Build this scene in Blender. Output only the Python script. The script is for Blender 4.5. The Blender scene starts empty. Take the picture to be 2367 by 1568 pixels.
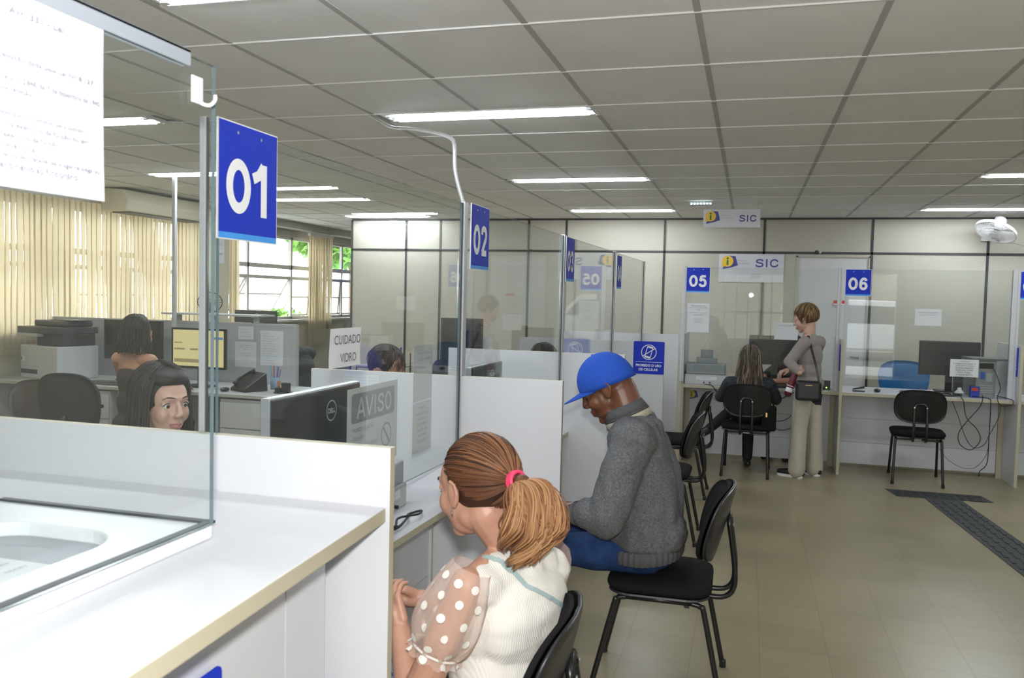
import bpy, bmesh, math, random
from mathutils import Vector, Matrix, noise
R = math.radians
PI = math.pi
S = bpy.context.scene
COL = S.collection
random.seed(7)

# ---------------------------------------------------------------- camera, sky, light, exposure
cam_data = bpy.data.cameras.new('camera')
cam = bpy.data.objects.new('camera', cam_data)
COL.objects.link(cam)
S.camera = cam
cam_data.sensor_fit = 'HORIZONTAL'
cam_data.sensor_width = 36.0
cam_data.lens = 36.0 * 1935.9 / 2367.0
cam_data.clip_start = 0.02
def camera_matrix(yaw, pitch, roll):
    cy, sy, cp, sp = math.cos(yaw), math.sin(yaw), math.cos(pitch), math.sin(pitch)
    f = Vector((-sy * cp, cy * cp, -sp)); r = Vector((cy, sy, 0)); u = r.cross(f)
    cr, sr = math.cos(roll), math.sin(roll)
    r2 = cr * r + sr * u; u2 = -sr * r + cr * u
    m = Matrix.Identity(4)
    for i in range(3):
        m[i][0] = r2[i]; m[i][1] = u2[i]; m[i][2] = -f[i]
    m.translation = Vector((0, 0, 1.6))
    return m
cam.matrix_world = camera_matrix(0.27543, 0.05046, 0.02362)
cam_data.dof.use_dof = True
cam_data.dof.focus_distance = 4.5
cam_data.dof.aperture_fstop = 7.0

S.view_settings.view_transform = 'Standard'
S.view_settings.look = 'None'
S.view_settings.gamma = 1.0
S.view_settings.use_curve_mapping = False
S.view_settings.exposure = 0.90
S.cycles.max_bounces = 10
S.cycles.transparent_max_bounces = 24
S.cycles.caustics_reflective = False
S.cycles.caustics_refractive = False
S.cycles.sample_clamp_indirect = 6.0
S.cycles.use_denoising = True

world = bpy.data.worlds.new('sky')
S.world = world
world.use_nodes = True
wn = world.node_tree
bg = wn.nodes['Background']
bg.inputs[0].default_value = (0.93, 0.97, 1.0, 1)
bg.inputs[1].default_value = 4.0

def lamp(name, kind, loc, energy, size=0.1, color=(1, 1, 1), rot=None, size_y=None):
    d = bpy.data.lights.new(name, kind)
    d.energy = energy; d.color = color
    if kind == 'AREA':
        d.size = size
        if size_y: d.shape = 'RECTANGLE'; d.size_y = size_y
    else:
        d.shadow_soft_size = size
    o = bpy.data.objects.new(name, d); COL.objects.link(o)
    o.location = loc
    if rot: o.rotation_euler = rot
    return o
# the photographer's flash, just above the lens
flash = lamp('camera_flash', 'SPOT', (0.02, -0.06, 1.74), 100, 0.035, (1.0, 0.985, 0.96))
flash.data.spot_size = R(120); flash.data.spot_blend = 0.6
flash.rotation_euler = (R(90 - 4), 0, 0.27543)

# ---------------------------------------------------------------- materials
MATS = {}
def nt(name):
    m = bpy.data.materials.new(name); m.use_nodes = True
    return m, m.node_tree, m.node_tree.nodes['Principled BSDF']
def mat(name, col, rough=0.5, metal=0.0, spec=0.5, noise_amt=0.0, noise_scale=20.0, bump=0.0, bump_scale=200.0, emit=None, es=0.0, alpha=1.0, coat=0.0):
    if name in MATS: return MATS[name]
    m, t, b = nt(name)
    L = t.links
    b.inputs['Base Color'].default_value = (*col, 1)
    b.inputs['Roughness'].default_value = rough
    b.inputs['Metallic'].default_value = metal
    b.inputs['Specular IOR Level'].default_value = spec
    b.inputs['Coat Weight'].default_value = coat
    b.inputs['Alpha'].default_value = alpha
    tc = t.nodes.new('ShaderNodeTexCoord')
    if noise_amt > 0:
        n = t.nodes.new('ShaderNodeTexNoise'); n.inputs['Scale'].default_value = noise_scale; n.inputs['Detail'].default_value = 4
        L.new(tc.outputs['Object'], n.inputs['Vector'])
        r = t.nodes.new('ShaderNodeMapRange'); r.inputs[1].default_value = 0.3; r.inputs[2].default_value = 0.7
        r.inputs[3].default_value = 1 - noise_amt; r.inputs[4].default_value = 1 + noise_amt
        L.new(n.outputs['Fac'], r.inputs[0])
        v = t.nodes.new('ShaderNodeVectorMath'); v.operation = 'SCALE'; v.inputs[0].default_value = col
        L.new(r.outputs[0], v.inputs['Scale']); L.new(v.outputs[0], b.inputs['Base Color'])
    if bump > 0:
        n2 = t.nodes.new('ShaderNodeTexNoise'); n2.inputs['Scale'].default_value = bump_scale; n2.inputs['Detail'].default_value = 3
        L.new(tc.outputs['Object'], n2.inputs['Vector'])
        bp = t.nodes.new('ShaderNodeBump'); bp.inputs['Strength'].default_value = bump; bp.inputs['Distance'].default_value = 0.002
        L.new(n2.outputs['Fac'], bp.inputs['Height']); L.new(bp.outputs[0], b.inputs['Normal'])
    if emit:
        b.inputs['Emission Color'].default_value = (*emit, 1); b.inputs['Emission Strength'].default_value = es
    MATS[name] = m
    return m
def glass_mat(name, tint, refl=0.04, fog=0.0):
    m = bpy.data.materials.new(name); m.use_nodes = True; t = m.node_tree; t.nodes.clear(); L = t.links
    out = t.nodes.new('ShaderNodeOutputMaterial')
    tr = t.nodes.new('ShaderNodeBsdfTransparent'); tr.inputs[0].default_value = (*tint, 1)
    gl = t.nodes.new('ShaderNodeBsdfAnisotropic'); gl.inputs['Roughness'].default_value = 0.0; gl.inputs[0].default_value = (1, 1, 1, 1)
    lw = t.nodes.new('ShaderNodeLayerWeight'); lw.inputs['Blend'].default_value = 0.5
    p = t.nodes.new('ShaderNodeMath'); p.operation = 'POWER'; p.inputs[1].default_value = 5; L.new(lw.outputs['Facing'], p.inputs[0])
    a = t.nodes.new('ShaderNodeMath'); a.operation = 'MULTIPLY_ADD'; a.inputs[1].default_value = 1 - refl; a.inputs[2].default_value = refl; L.new(p.outputs[0], a.inputs[0])
    mx = t.nodes.new('ShaderNodeMixShader'); L.new(a.outputs[0], mx.inputs[0]); L.new(tr.outputs[0], mx.inputs[1]); L.new(gl.outputs[0], mx.inputs[2])
    last = mx
    if fog:
        df = t.nodes.new('ShaderNodeBsdfDiffuse'); df.inputs[0].default_value = (0.85, 0.9, 0.9, 1)
        m2 = t.nodes.new('ShaderNodeMixShader'); m2.inputs[0].default_value = fog
        L.new(mx.outputs[0], m2.inputs[1]); L.new(df.outputs[0], m2.inputs[2]); last = m2
    L.new(last.outputs[0], out.inputs[0])
    MATS[name] = m
    return m
GLASS = glass_mat('clear_glass', (0.955, 0.975, 0.968), 0.045, 0.012)
WGLASS = glass_mat('window_glass', (0.97, 0.98, 0.98), 0.03)
GEDGE = mat('glass_edge', (0.13, 0.19, 0.21), 0.15)
WHITE = mat('white_laminate', (0.63, 0.64, 0.68), 0.34, noise_amt=0.015, noise_scale=3)
EDGE = mat('beige_edge_band', (0.50, 0.46, 0.345), 0.45)
ALU = mat('aluminium_profile', (0.55, 0.57, 0.60), 0.4, 0.35)
DARKTRIM = mat('black_trim', (0.035, 0.035, 0.037), 0.5)
GASKET = mat('black_gasket', (0.015, 0.02, 0.035), 0.45)
BLACKP = mat('black_plastic', (0.018, 0.018, 0.02), 0.32, bump=0.15, bump_scale=400)
BLACKF = mat('black_fabric', (0.012, 0.012, 0.013), 0.95, spec=0.15, bump=0.5, bump_scale=900)
BLACKM = mat('black_painted_metal', (0.012, 0.012, 0.013), 0.3)
PAPER = mat('white_paper', (0.70, 0.72, 0.75), 0.7)
INK = mat('dark_print', (0.10, 0.10, 0.12), 0.7)
GREYINK = mat('grey_print', (0.36, 0.38, 0.41), 0.7)
WHITEP = mat('white_plastic', (0.80, 0.80, 0.80), 0.35)
GREYP = mat('grey_plastic', (0.40, 0.41, 0.42), 0.45)
BLUE = mat('royal_blue_sign', (0.010, 0.035, 0.50), 0.5, spec=.25)
LBLUE = mat('light_blue_stripe', (0.05, 0.32, 0.85), 0.4)
SIGNW = mat('white_lettering', (0.85, 0.87, 0.9), 0.5)
CHROME = mat('chrome', (0.75, 0.75, 0.76), 0.15, 1.0)
SCREWM = mat('steel_screw', (0.6, 0.6, 0.6), 0.3, 0.9)
SOCKET = mat('cable_black', (0.01, 0.01, 0.01), 0.5)

# ---------------------------------------------------------------- object helpers
class MB:
    """collects shapes with material slots, then links them as ONE mesh object"""
    def __init__(s): s.v = []; s.f = []; s.m = []; s.slots = []
    def slot(s, m):
        if m not in s.slots: s.slots.append(m)
        return s.slots.index(m)
    def add(s, verts, faces, m=None):
        k = len(s.v); s.v += [tuple(v) for v in verts]; s.f += [tuple(i + k for i in f) for f in faces]
        s.m += [s.slot(m)] * len(faces)
        return s
    def box(s, a, b, m, edge=None, thin=None, M=None):
        x0, y0, z0 = [min(a[i], b[i]) for i in range(3)]; x1, y1, z1 = [max(a[i], b[i]) for i in range(3)]
        vs = [Vector(p) for p in ((x0, y0, z0), (x1, y0, z0), (x1, y1, z0), (x0, y1, z0), (x0, y0, z1), (x1, y0, z1), (x1, y1, z1), (x0, y1, z1))]
        if M: vs = [M @ v for v in vs]
        fs = [((0, 3, 2, 1), 2), ((4, 5, 6, 7), 2), ((0, 1, 5, 4), 1), ((2, 3, 7, 6), 1), ((1, 2, 6, 5), 0), ((3, 0, 4, 7), 0)]
        k = len(s.v); s.v += [tuple(v) for v in vs]
        d = (x1 - x0, y1 - y0, z1 - z0)
        big = thin if thin is not None else d.index(min(d))
        for f, ax in fs:
            s.f.append(tuple(i + k for i in f)); s.m.append(s.slot(m if (edge is None or ax == big) else edge))
        return s
    def prism(s, poly, z0, z1, m, edge=None):
        n = len(poly); k = len(s.v)
        s.v += [(p[0], p[1], z0) for p in poly] + [(p[0], p[1], z1) for p in poly]
        s.f.append(tuple(k + n + i for i in range(n))); s.m.append(s.slot(m))
        s.f.append(tuple(k + i for i in reversed(range(n)))); s.m.append(s.slot(m))
        for i in range(n):
            j = (i + 1) % n
            s.f.append((k + i, k + j, k + n + j, k + n + i)); s.m.append(s.slot(edge or m))
        return s
    def tube(s, pts, r, m, n=8, closed=False, caps=True, flat=1.0):
        pts = [Vector(p) for p in pts]; N = len(pts)
        rs = r if isinstance(r, (list, tuple)) else [r] * N
        k = len(s.v); up = None
        for i, p in enumerate(pts):
            a = pts[i - 1] if i > 0 else (pts[-1] if closed else p); b = pts[(i + 1) % N] if (i < N - 1 or closed) else p
            t = (b - a)
            if t.length < 1e-9: t = Vector((0, 0, 1))
            t.normalize()
            if up is None:
                up = Vector((0, 0, 1)) if abs(t.z) < 0.9 else Vector((1, 0, 0))
            x = t.cross(up)
            if x.length < 1e-6: x = t.cross(Vector((0, 1, 0)))
            x.normalize(); y = x.cross(t).normalized(); up = y
            for q in range(n):
                a_ = 2 * PI * q / n
                s.v.append(tuple(p + x * math.cos(a_) * rs[i] + y * math.sin(a_) * rs[i] * flat))
        rng = N if closed else N - 1
        for i in range(rng):
            for q in range(n):
                i2 = (i + 1) % N; q2 = (q + 1) % n
                s.f.append((k + i * n + q, k + i * n + q2, k + i2 * n + q2, k + i2 * n + q)); s.m.append(s.slot(m))
        if caps and not closed:
            s.f.append(tuple(k + q for q in reversed(range(n)))); s.m.append(s.slot(m))
            s.f.append(tuple(k + (N - 1) * n + q for q in range(n))); s.m.append(s.slot(m))
        return s
    def ell(s, c, r, m, nu=16, nv=10, M=None):
        vs = []; fs = []
        for j in range(nv + 1):
            th = PI * j / nv
            for i in range(nu):
                ph = 2 * PI * i / nu
                v = Vector((r[0] * math.sin(th) * math.cos(ph), r[1] * math.sin(th) * math.sin(ph), r[2] * math.cos(th)))
                if M: v = M @ v
                vs.append(v + Vector(c))
        for j in range(nv):
            for i in range(nu):
                i2 = (i + 1) % nu
                fs.append((j * nu + i, (j + 1) * nu + i, (j + 1) * nu + i2, j * nu + i2))
        return s.add(vs, fs, m)
    def cone(s, p0, r0, p1, r1, m, n=14):
        """rounded tapered limb: half sphere, taper, half sphere"""
        p0, p1 = Vector(p0), Vector(p1); d = p1 - p0; L = d.length
        if L < 1e-6: return s.ell(p0, (r0, r0, r0), m)
        d.normalize(); pts = []; rs = []
        for i in range(5):
            a = PI / 2 * (1 - i / 4) * 0.98; pts.append(p0 - d * r0 * math.sin(a)); rs.append(max(r0 * math.cos(a), 1e-4))
        for i in range(1, 4):
            t = i / 4; pts.append(p0 + d * L * t); rs.append(r0 + (r1 - r0) * t)
        for i in range(5):
            a = PI / 2 * (i / 4) * 0.98; pts.append(p1 + d * r1 * math.sin(a)); rs.append(max(r1 * math.cos(a), 1e-4))
        return s.tube(pts, rs, m, n)
    def chain(s, pts, rs, m, n=14):
        for i in range(len(pts) - 1): s.cone(pts[i], rs[i], pts[i + 1], rs[i + 1], m, n)
        return s
    def lathe(s, prof, m, n=24, M=None, c=(0, 0, 0)):
        vs = []; fs = []; P = len(prof)
        for (r, z) in prof:
            for i in range(n):
                a = 2 * PI * i / n; v = Vector((r * math.cos(a), r * math.sin(a), z))
                if M: v = M @ v
                vs.append(v + Vector(c))
        for j in range(P - 1):
            for i in range(n):
                i2 = (i + 1) % n; fs.append((j * n + i, j * n + i2, (j + 1) * n + i2, (j + 1) * n + i))
        return s.add(vs, fs, m)
    def build(s, name, parent=None, smooth=False, bevel=0.0, M=None, segs=2):
        me = bpy.data.meshes.new(name); me.from_pydata(s.v, [], s.f)
        for m in s.slots: me.materials.append(m)
        me.polygons.foreach_set('material_index', s.m)
        if smooth: me.polygons.foreach_set('use_smooth', [True] * len(me.polygons))
        me.update()
        if M: me.transform(M)
        o = bpy.data.objects.new(name, me); COL.objects.link(o)
        if parent: o.parent = parent
        if bevel:
            b = o.modifiers.new('bevel', 'BEVEL'); b.width = bevel; b.segments = segs; b.limit_method = 'ANGLE'; b.angle_limit = R(35)
        return o
def tag(o, label=None, cat=None, group=None, kind=None):
    if label: o['label'] = label
    if cat: o['category'] = cat
    if group: o['group'] = group
    if kind: o['kind'] = kind
    return o
def struct(o): o['kind'] = 'structure'; return o
def empty(name, loc=(0, 0, 0), rz=0.0, label=None, cat=None, group=None):
    o = bpy.data.objects.new(name, None); COL.objects.link(o); o.location = loc; o.rotation_euler = (0, 0, rz)
    o.empty_display_size = 0.1
    return tag(o, label, cat, group)
def copy_tree(o, parent=None):
    c = o.copy(); COL.objects.link(c); c.parent = parent
    for ch in list(o.children): copy_tree(ch, c)
    return c
def bake(o, smooth=True):
    """evaluate an object's modifiers into its own mesh"""
    bpy.context.view_layer.update()
    dg = bpy.context.evaluated_depsgraph_get()
    me = bpy.data.meshes.new_from_object(o.evaluated_get(dg))
    me.name = o.name
    old = o.data
    o.modifiers.clear(); o.data = me
    if smooth: me.polygons.foreach_set('use_smooth', [True] * len(me.polygons))
    return o
def fuse(mb, name, parent, voxel, m, smooth_it=4, disp=None, factor=0.5):
    """one continuous skin over the collected shapes"""
    o = mb.build(name, parent)
    r = o.modifiers.new('r', 'REMESH'); r.mode = 'VOXEL'; r.voxel_size = voxel; r.adaptivity = 0.0
    if smooth_it:
        k = o.modifiers.new('s', 'SMOOTH'); k.iterations = smooth_it; k.factor = factor
    par = o.parent; o.parent = None
    bake(o)
    o.parent = par
    me = o.data
    me.materials.clear(); me.materials.append(m)
    me.polygons.foreach_set('material_index', [0] * len(me.polygons))
    if disp:
        nn = [v.normal.copy() for v in me.vertices]; cc = [v.co.copy() for v in me.vertices]
        flat = []
        for c_, n_ in zip(cc, nn): flat += list(c_ + n_ * disp(c_))
        me.vertices.foreach_set('co', flat)
        me.update()
    return o
def frame(origin, right, up):
    r = Vector(right).normalized(); u = Vector(up); u = (u - r * u.dot(r)).normalized(); n = r.cross(u)
    m = Matrix.Identity(4)
    for i in range(3): m[i][0] = r[i]; m[i][1] = u[i]; m[i][2] = n[i]
    m.translation = Vector(origin)
    return m
def text_mesh(s, bold=0.0):
    c = bpy.data.curves.new('t', 'FONT'); c.body = s; c.offset = bold; c.extrude = 0.0; c.resolution_u = 3
    o = bpy.data.objects.new('t', c); COL.objects.link(o)
    bpy.context.view_layer.update()
    me = bpy.data.meshes.new_from_object(o.evaluated_get(bpy.context.evaluated_depsgraph_get()))
    bpy.data.objects.remove(o); bpy.data.curves.remove(c)
    return me
def text(name, s, F, cx, cy, w, h, m, parent, bold=0.0, lift=0.0012, align='c', slant=0.0, smear=0.0):
    """lettering fitted in a w x h box centred at (cx, cy) of frame F (w or h may be None)"""
    me = text_mesh(s, bold)
    xs = [v.co.x for v in me.vertices]; ys = [v.co.y for v in me.vertices]
    x0, x1, y0, y1 = min(xs), max(xs), min(ys), max(ys)
    sy = h / (y1 - y0) if h else w / (x1 - x0); sx = w / (x1 - x0) if w else sy
    mx, my = (x0 + x1) / 2, (y0 + y1) / 2
    for v in me.vertices:
        x = (v.co.x - mx) * sx; y = (v.co.y - my) * sy
        if align == 'l': x += (x1 - x0) / 2 * sx
        v.co = F @ Vector((cx + x + slant * y, cy + y, lift))
    me.materials.clear(); me.materials.append(m); me.update()
    o = bpy.data.objects.new(name, me); COL.objects.link(o); o.parent = parent
    return o
STROKES = {
 '0': [('O', .5, .5, .33, .375)], 'O': [('O', .5, .5, .36, .375)],
 '1': [[(.14, .70), (.36, .78), (.54, .97)], [(.56, 1.0), (.56, 0)]],
 '2': [[(.20, .70), (.24, .84), (.38, .90), (.56, .90), (.72, .84), (.77, .70), (.72, .56), (.50, .36), (.26, .12), (.22, .09)], [(.16, .09), (.84, .09)]],
 '3': [[(.20, .72), (.25, .85), (.38, .905), (.55, .90), (.68, .83), (.70, .70), (.64, .59), (.50, .53), (.42, .53)], [(.45, .53), (.62, .50), (.74, .40), (.76, .26), (.68, .14), (.54, .09), (.38, .09), (.25, .16), (.19, .29)]],
 '4': [[(.62, 0), (.62, .98)], [(.60, .94), (.14, .30), (.14, .29)], [(.10, .29), (.88, .29)]],
 '5': [[(.80, .90), (.32, .90)], [(.33, .92), (.24, .50)], [(.22, .50), (.36, .60), (.54, .62), (.70, .54), (.77, .40), (.76, .26), (.68, .14), (.52, .09), (.36, .10), (.24, .17), (.19, .28)]],
 '6': [('O', .5, .33, .27, .235), [(.23, .34), (.22, .52), (.27, .72), (.38, .86), (.54, .905), (.68, .86), (.76, .73)]],
 '7': [[(.16, .90), (.84, .90)], [(.80, .90), (.60, .66), (.46, .36), (.40, 0)]],
 'A': [[(.06, 0), (.50, 1)], [(.50, 1), (.94, 0)], [(.22, .30), (.78, .30)]],
 'V': [[(.06, 1), (.50, 0)], [(.50, 0), (.94, 1)]],
 'I': [[(.5, 0), (.5, 1)]],
 'S': [[(.84, .72), (.78, .85), (.64, .91), (.46, .91), (.30, .86), (.23, .74), (.28, .62), (.44, .55), (.62, .50), (.78, .42), (.83, .27), (.75, .14), (.58, .09), (.40, .09), (.24, .15), (.17, .30)]],
 'C': [[(.86, .68), (.78, .82), (.62, .90), (.46, .91), (.28, .82), (.19, .65), (.18, .42), (.24, .22), (.38, .11), (.56, .09), (.72, .13), (.82, .24), (.87, .36)]],
}
def bold_text(name, s, F, cx, cy, w, h, m, parent, th=.19, lift=.0016, narrow=('I',)):
    """heavy sans lettering drawn from strokes"""
    adv = [.45 if c in narrow else .80 if c == '1' else 1.0 for c in s]; tot = sum(adv); cw = w / tot; mb = MB(); x = -w / 2
    T = th * min(cw, h * .75); lf = lift
    for c, a in zip(s, adv):
        ox = x - (0 if a == 1 else cw * (1 - a) / 2); P = lambda u, v: (cx + ox + u * cw, cy - h / 2 + v * h)
        for st in STROKES[c]:
            lf += .00002
            if st[0] == 'O':
                _, u, v, ru, rv = st; c0 = P(u, v); n = 36; vs = []; fs = []
                ax, ay = ru * cw, (rv * h if rv < .3 else h / 2 - T / 2)
                for i in range(n):
                    an = 2 * PI * i / n; ca, sa = math.cos(an), math.sin(an)
                    vs.append(F @ Vector((c0[0] + (ax + T / 2) * ca, c0[1] + (ay + T / 2) * sa, lf))); vs.append(F @ Vector((c0[0] + (ax - T / 2) * ca, c0[1] + (ay - T / 2) * sa, lf)))
                for i in range(n):
                    j = (i + 1) % n; fs.append((2 * i, 2 * j, 2 * j + 1, 2 * i + 1))
                mb.add(vs, fs, m); continue
            q = [Vector(P(*p)) for p in st]; vs = []; fs = []
            if len(q) > 3: q = smooth_path([(p.x, p.y, 0) for p in q], 4); q = [Vector((p.x, p.y)) for p in q]
            N = len(q)
            for i in range(N):
                a_, b_ = q[max(i - 1, 0)], q[min(i + 1, N - 1)]; d = (b_ - a_).normalized(); nn = Vector((-d.y, d.x)) * T / 2
                vs.append(F @ Vector((q[i].x + nn.x, q[i].y + nn.y, lf))); vs.append(F @ Vector((q[i].x - nn.x, q[i].y - nn.y, lf)))
            for i in range(N - 1): fs.append((2 * i, 2 * i + 1, 2 * i + 3, 2 * i + 2))
            mb.add(vs, fs, m)
        x += a * cw
    return mb.build(name, parent)
def disc(mb, F, cx, cy, r, m, lift=0.001, n=32, r_in=0.0, sx=1.0):
    vs = []; fs = []
    for i in range(n):
        a = 2 * PI * i / n
        vs.append(F @ Vector((cx + r * sx * math.cos(a), cy + r * math.sin(a), lift)))
        vs.append(F @ Vector((cx + r_in * sx * math.cos(a), cy + r_in * math.sin(a), lift)))
    for i in range(n):
        j = (i + 1) % n; fs.append((2 * i, 2 * j, 2 * j + 1, 2 * i + 1))
    mb.add(vs, fs, m)
def quad(mb, F, x0, y0, x1, y1, m, lift=0.001):
    mb.add([F @ Vector((x0, y0, lift)), F @ Vector((x1, y0, lift)), F @ Vector((x1, y1, lift)), F @ Vector((x0, y1, lift))], [(0, 1, 2, 3)], m)
def poly(mb, F, pts, m, lift=0.001):
    mb.add([F @ Vector((x, y, lift)) for x, y in pts], [tuple(range(len(pts)))], m)
def board(name, F, w, h, t, m, label, cat, group=None, edge=None, bevel=0.0):
    mb = MB(); mb.box((-w / 2, -h / 2, -t), (w / 2, h / 2, 0), m, edge=edge, thin=2)
    mb.v = [tuple(F @ Vector(v)) for v in mb.v]
    o = mb.build(name, bevel=bevel)
    return tag(o, label, cat, group)
def rrect(w, h, r, n=6, cx=0, cy=0):
    out = []
    for (sx, sy, a0) in ((1, 1, 0), (-1, 1, 90), (-1, -1, 180), (1, -1, 270)):
        for i in range(n + 1):
            a = R(a0 + 90 * i / n)
            out.append((cx + sx * (w / 2 - r) + r * math.cos(a), cy + sy * (h / 2 - r) + r * math.sin(a)))
    return out
def smooth_path(pts, n=6):
    """Catmull-Rom through the points"""
    P = [Vector(p) for p in pts]; P = [P[0]] + P + [P[-1]]; out = []
    for i in range(1, len(P) - 2):
        for k in range(n):
            t = k / n; a, b, c, d = P[i - 1], P[i], P[i + 1], P[i + 2]
            out.append(0.5 * ((2 * b) + (c - a) * t + (2 * a - 5 * b + 4 * c - d) * t * t + (3 * b - a - 3 * c + d) * t ** 3))
    out.append(P[-2])
    return out
def recenter():
    """put each uniquely built thing's origin at its base"""
    for o in list(COL.objects):
        if o.parent or o.type != 'MESH' or o.data.users > 1 or o.matrix_world != Matrix.Identity(4): continue
        fam = [o] + list(o.children_recursive)
        if any(q.type != 'MESH' or q.data.users > 1 or q.matrix_basis != Matrix.Identity(4) for q in fam): continue
        vs = o.data.vertices
        if not len(vs): continue
        lo = [min(v.co[i] for v in vs) for i in range(3)]; hi = [max(v.co[i] for v in vs) for i in range(3)]
        c = Vector(((lo[0] + hi[0]) / 2, (lo[1] + hi[1]) / 2, lo[2]))
        for q in fam: q.data.transform(Matrix.Translation(-c))
        o.location = c

# ================================================================ ROOM
XW = -6.5      # window wall
YB = 10.3      # partition wall at the back
ZC = 2.6
XR = 5.2       # right wall
YF = -3.4      # front wall with the entrance, behind the camera
YE = 14.0

def floor_mat():
    m, t, b = nt('vinyl_floor_tiles'); L = t.links
    tc = t.nodes.new('ShaderNodeTexCoord')
    br = t.nodes.new('ShaderNodeTexBrick'); br.offset = 0; br.inputs['Scale'].default_value = 1
    br.inputs['Mortar Size'].default_value = 0.0016; br.inputs['Brick Width'].default_value = 0.3; br.inputs['Row Height'].default_value = 0.3
    br.inputs['Color1'].default_value = (0.310, 0.262, 0.160, 1); br.inputs['Color2'].default_value = (0.335, 0.287, 0.180, 1)
    br.inputs['Mortar'].default_value = (0.235, 0.20, 0.13, 1); br.inputs['Mortar Smooth'].default_value = 0.1
    L.new(tc.outputs['Object'], br.inputs['Vector'])
    n = t.nodes.new('ShaderNodeTexNoise'); n.inputs['Scale'].default_value = 2.2; n.inputs['Detail'].default_value = 8
    L.new(tc.outputs['Object'], n.inputs['Vector'])
    rr = t.nodes.new('ShaderNodeMapRange'); rr.inputs[1].default_value = .3; rr.inputs[2].default_value = .7; rr.inputs[3].default_value = .88; rr.inputs[4].default_value = 1.1
    L.new(n.outputs['Fac'], rr.inputs[0])
    v = t.nodes.new('ShaderNodeVectorMath'); v.operation = 'SCALE'; L.new(br.outputs['Color'], v.inputs[0]); L.new(rr.outputs[0], v.inputs['Scale'])
    L.new(v.outputs[0], b.inputs['Base Color'])
    r2 = t.nodes.new('ShaderNodeMapRange'); r2.inputs[3].default_value = .22; r2.inputs[4].default_value = .42; L.new(n.outputs['Fac'], r2.inputs[0]); L.new(r2.outputs[0], b.inputs['Roughness'])
    n3 = t.nodes.new('ShaderNodeTexNoise'); n3.inputs['Scale'].default_value = 5; L.new(tc.outputs['Object'], n3.inputs['Vector'])
    bp = t.nodes.new('ShaderNodeBump'); bp.inputs['Strength'].default_value = .25; bp.inputs['Distance'].default_value = .004
    L.new(n3.outputs['Fac'], bp.inputs['Height']); L.new(bp.outputs[0], b.inputs['Normal'])
    return m
FLOOR = floor_mat()
CEIL = mat('ceiling_tile', (0.87, 0.875, 0.88), 0.85, noise_amt=0.03, noise_scale=3)
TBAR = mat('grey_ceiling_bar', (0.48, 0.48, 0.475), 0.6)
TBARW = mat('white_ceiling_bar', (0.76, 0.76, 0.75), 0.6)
WALLP = mat('cream_wall_panel', (0.465, 0.44, 0.38), 0.55, noise_amt=0.02, noise_scale=2)
WALLC = mat('cream_paint', (0.55, 0.52, 0.41), 0.75, noise_amt=0.03, noise_scale=2)
BEAM = mat('beam_grey_paint', (0.42, 0.40, 0.36), 0.8)
WINF = mat('grey_window_frame', (0.60, 0.58, 0.55), 0.5)

struct(MB().box((XW - .3, YF - .2, -0.1), (XR, YE, 0), FLOOR).build('floor'))
GX = [-0.21 + 0.617 * k for k in range(-11, 10)]
GY = [3.0 + 0.662 * k for k in range(-10, 17)]
# ceiling: each tile hangs slightly under the grid
mb = MB()
mb.box((XW - .3, YF - .2, ZC + .02), (XR, YE, ZC + .12), CEIL)
def lampcell(x, y):
    for (lx, ly) in LAMPS:
        if lx - .02 < x < lx + 1.22 and abs(y - ly) < .17: return True
    return False
LAMPS = [(-2.02, 2.46), (-2.02, 4.44), (-2.02, 6.99), (-2.02, 9.43), (-5.13, 6.29), (-5.10, 8.15), (-5.13, 9.98), (-4.62, 4.25), (1.64, 7.10), (1.66, 9.50), (1.64, 1.4), (-2.02, -0.6), (1.64, -1.6), (4.0, 5.5), (-4.62, 1.2)]
for i in range(len(GX) - 1):
    for j in range(len(GY) - 1):
        x0, x1, y0, y1 = GX[i], GX[i + 1], GY[j], GY[j + 1]
        segs = [(y0, y1)]
        for (lx, ly) in LAMPS:
            if x1 > lx + .05 and x0 < lx + 1.1:
                ns = []
                for a, b_ in segs:
                    if ly + .098 <= a or ly - .098 >= b_: ns.append((a, b_)); continue
                    if ly - .098 > a + .02: ns.append((a, ly - .098))
                    if ly + .098 < b_ - .02: ns.append((ly + .098, b_))
                segs = ns
        for a, b_ in segs:
            mb.box((x0 + .006, a + .003, ZC - .001), (x1 - .006, b_ - .003, ZC + .012), CEIL)
struct(mb.build('ceiling', bevel=0.003, segs=1))
mb = MB()
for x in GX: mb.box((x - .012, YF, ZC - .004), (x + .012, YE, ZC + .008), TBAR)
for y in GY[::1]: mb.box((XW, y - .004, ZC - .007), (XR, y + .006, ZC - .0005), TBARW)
struct(mb.build('trim_1'))

# recessed fluorescent fixtures
TUBE = mat('fluorescent_tube', (1, 1, 1), 0.5, emit=(0.90, 0.96, 1.0), es=42.0)
REFL = mat('lamp_reflector', (0.20, 0.22, 0.24), 0.25, 0.5)
LW = mat('lamp_white_housing', (0.82, 0.83, 0.84), 0.5)
lamp_names = ['recessed fluorescent ceiling light above the first number sign, cut by the top of the picture',
 'recessed fluorescent ceiling light beside the conduit leaving the ceiling',
 'recessed fluorescent ceiling light midway between the conduit and the back wall',
 'recessed fluorescent ceiling light in front of the hanging information sign row',
 'recessed fluorescent ceiling light over the clerks desks by the air conditioner',
 'recessed fluorescent ceiling light right of the first number sign over the window side desks',
 'recessed fluorescent ceiling light touching the left end of the panel wall',
 'recessed fluorescent ceiling light ending beside the posted notice at left',
 'recessed fluorescent ceiling light at the right edge, the nearer of two',
 'recessed fluorescent ceiling light at the right edge above the wall fan']
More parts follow.
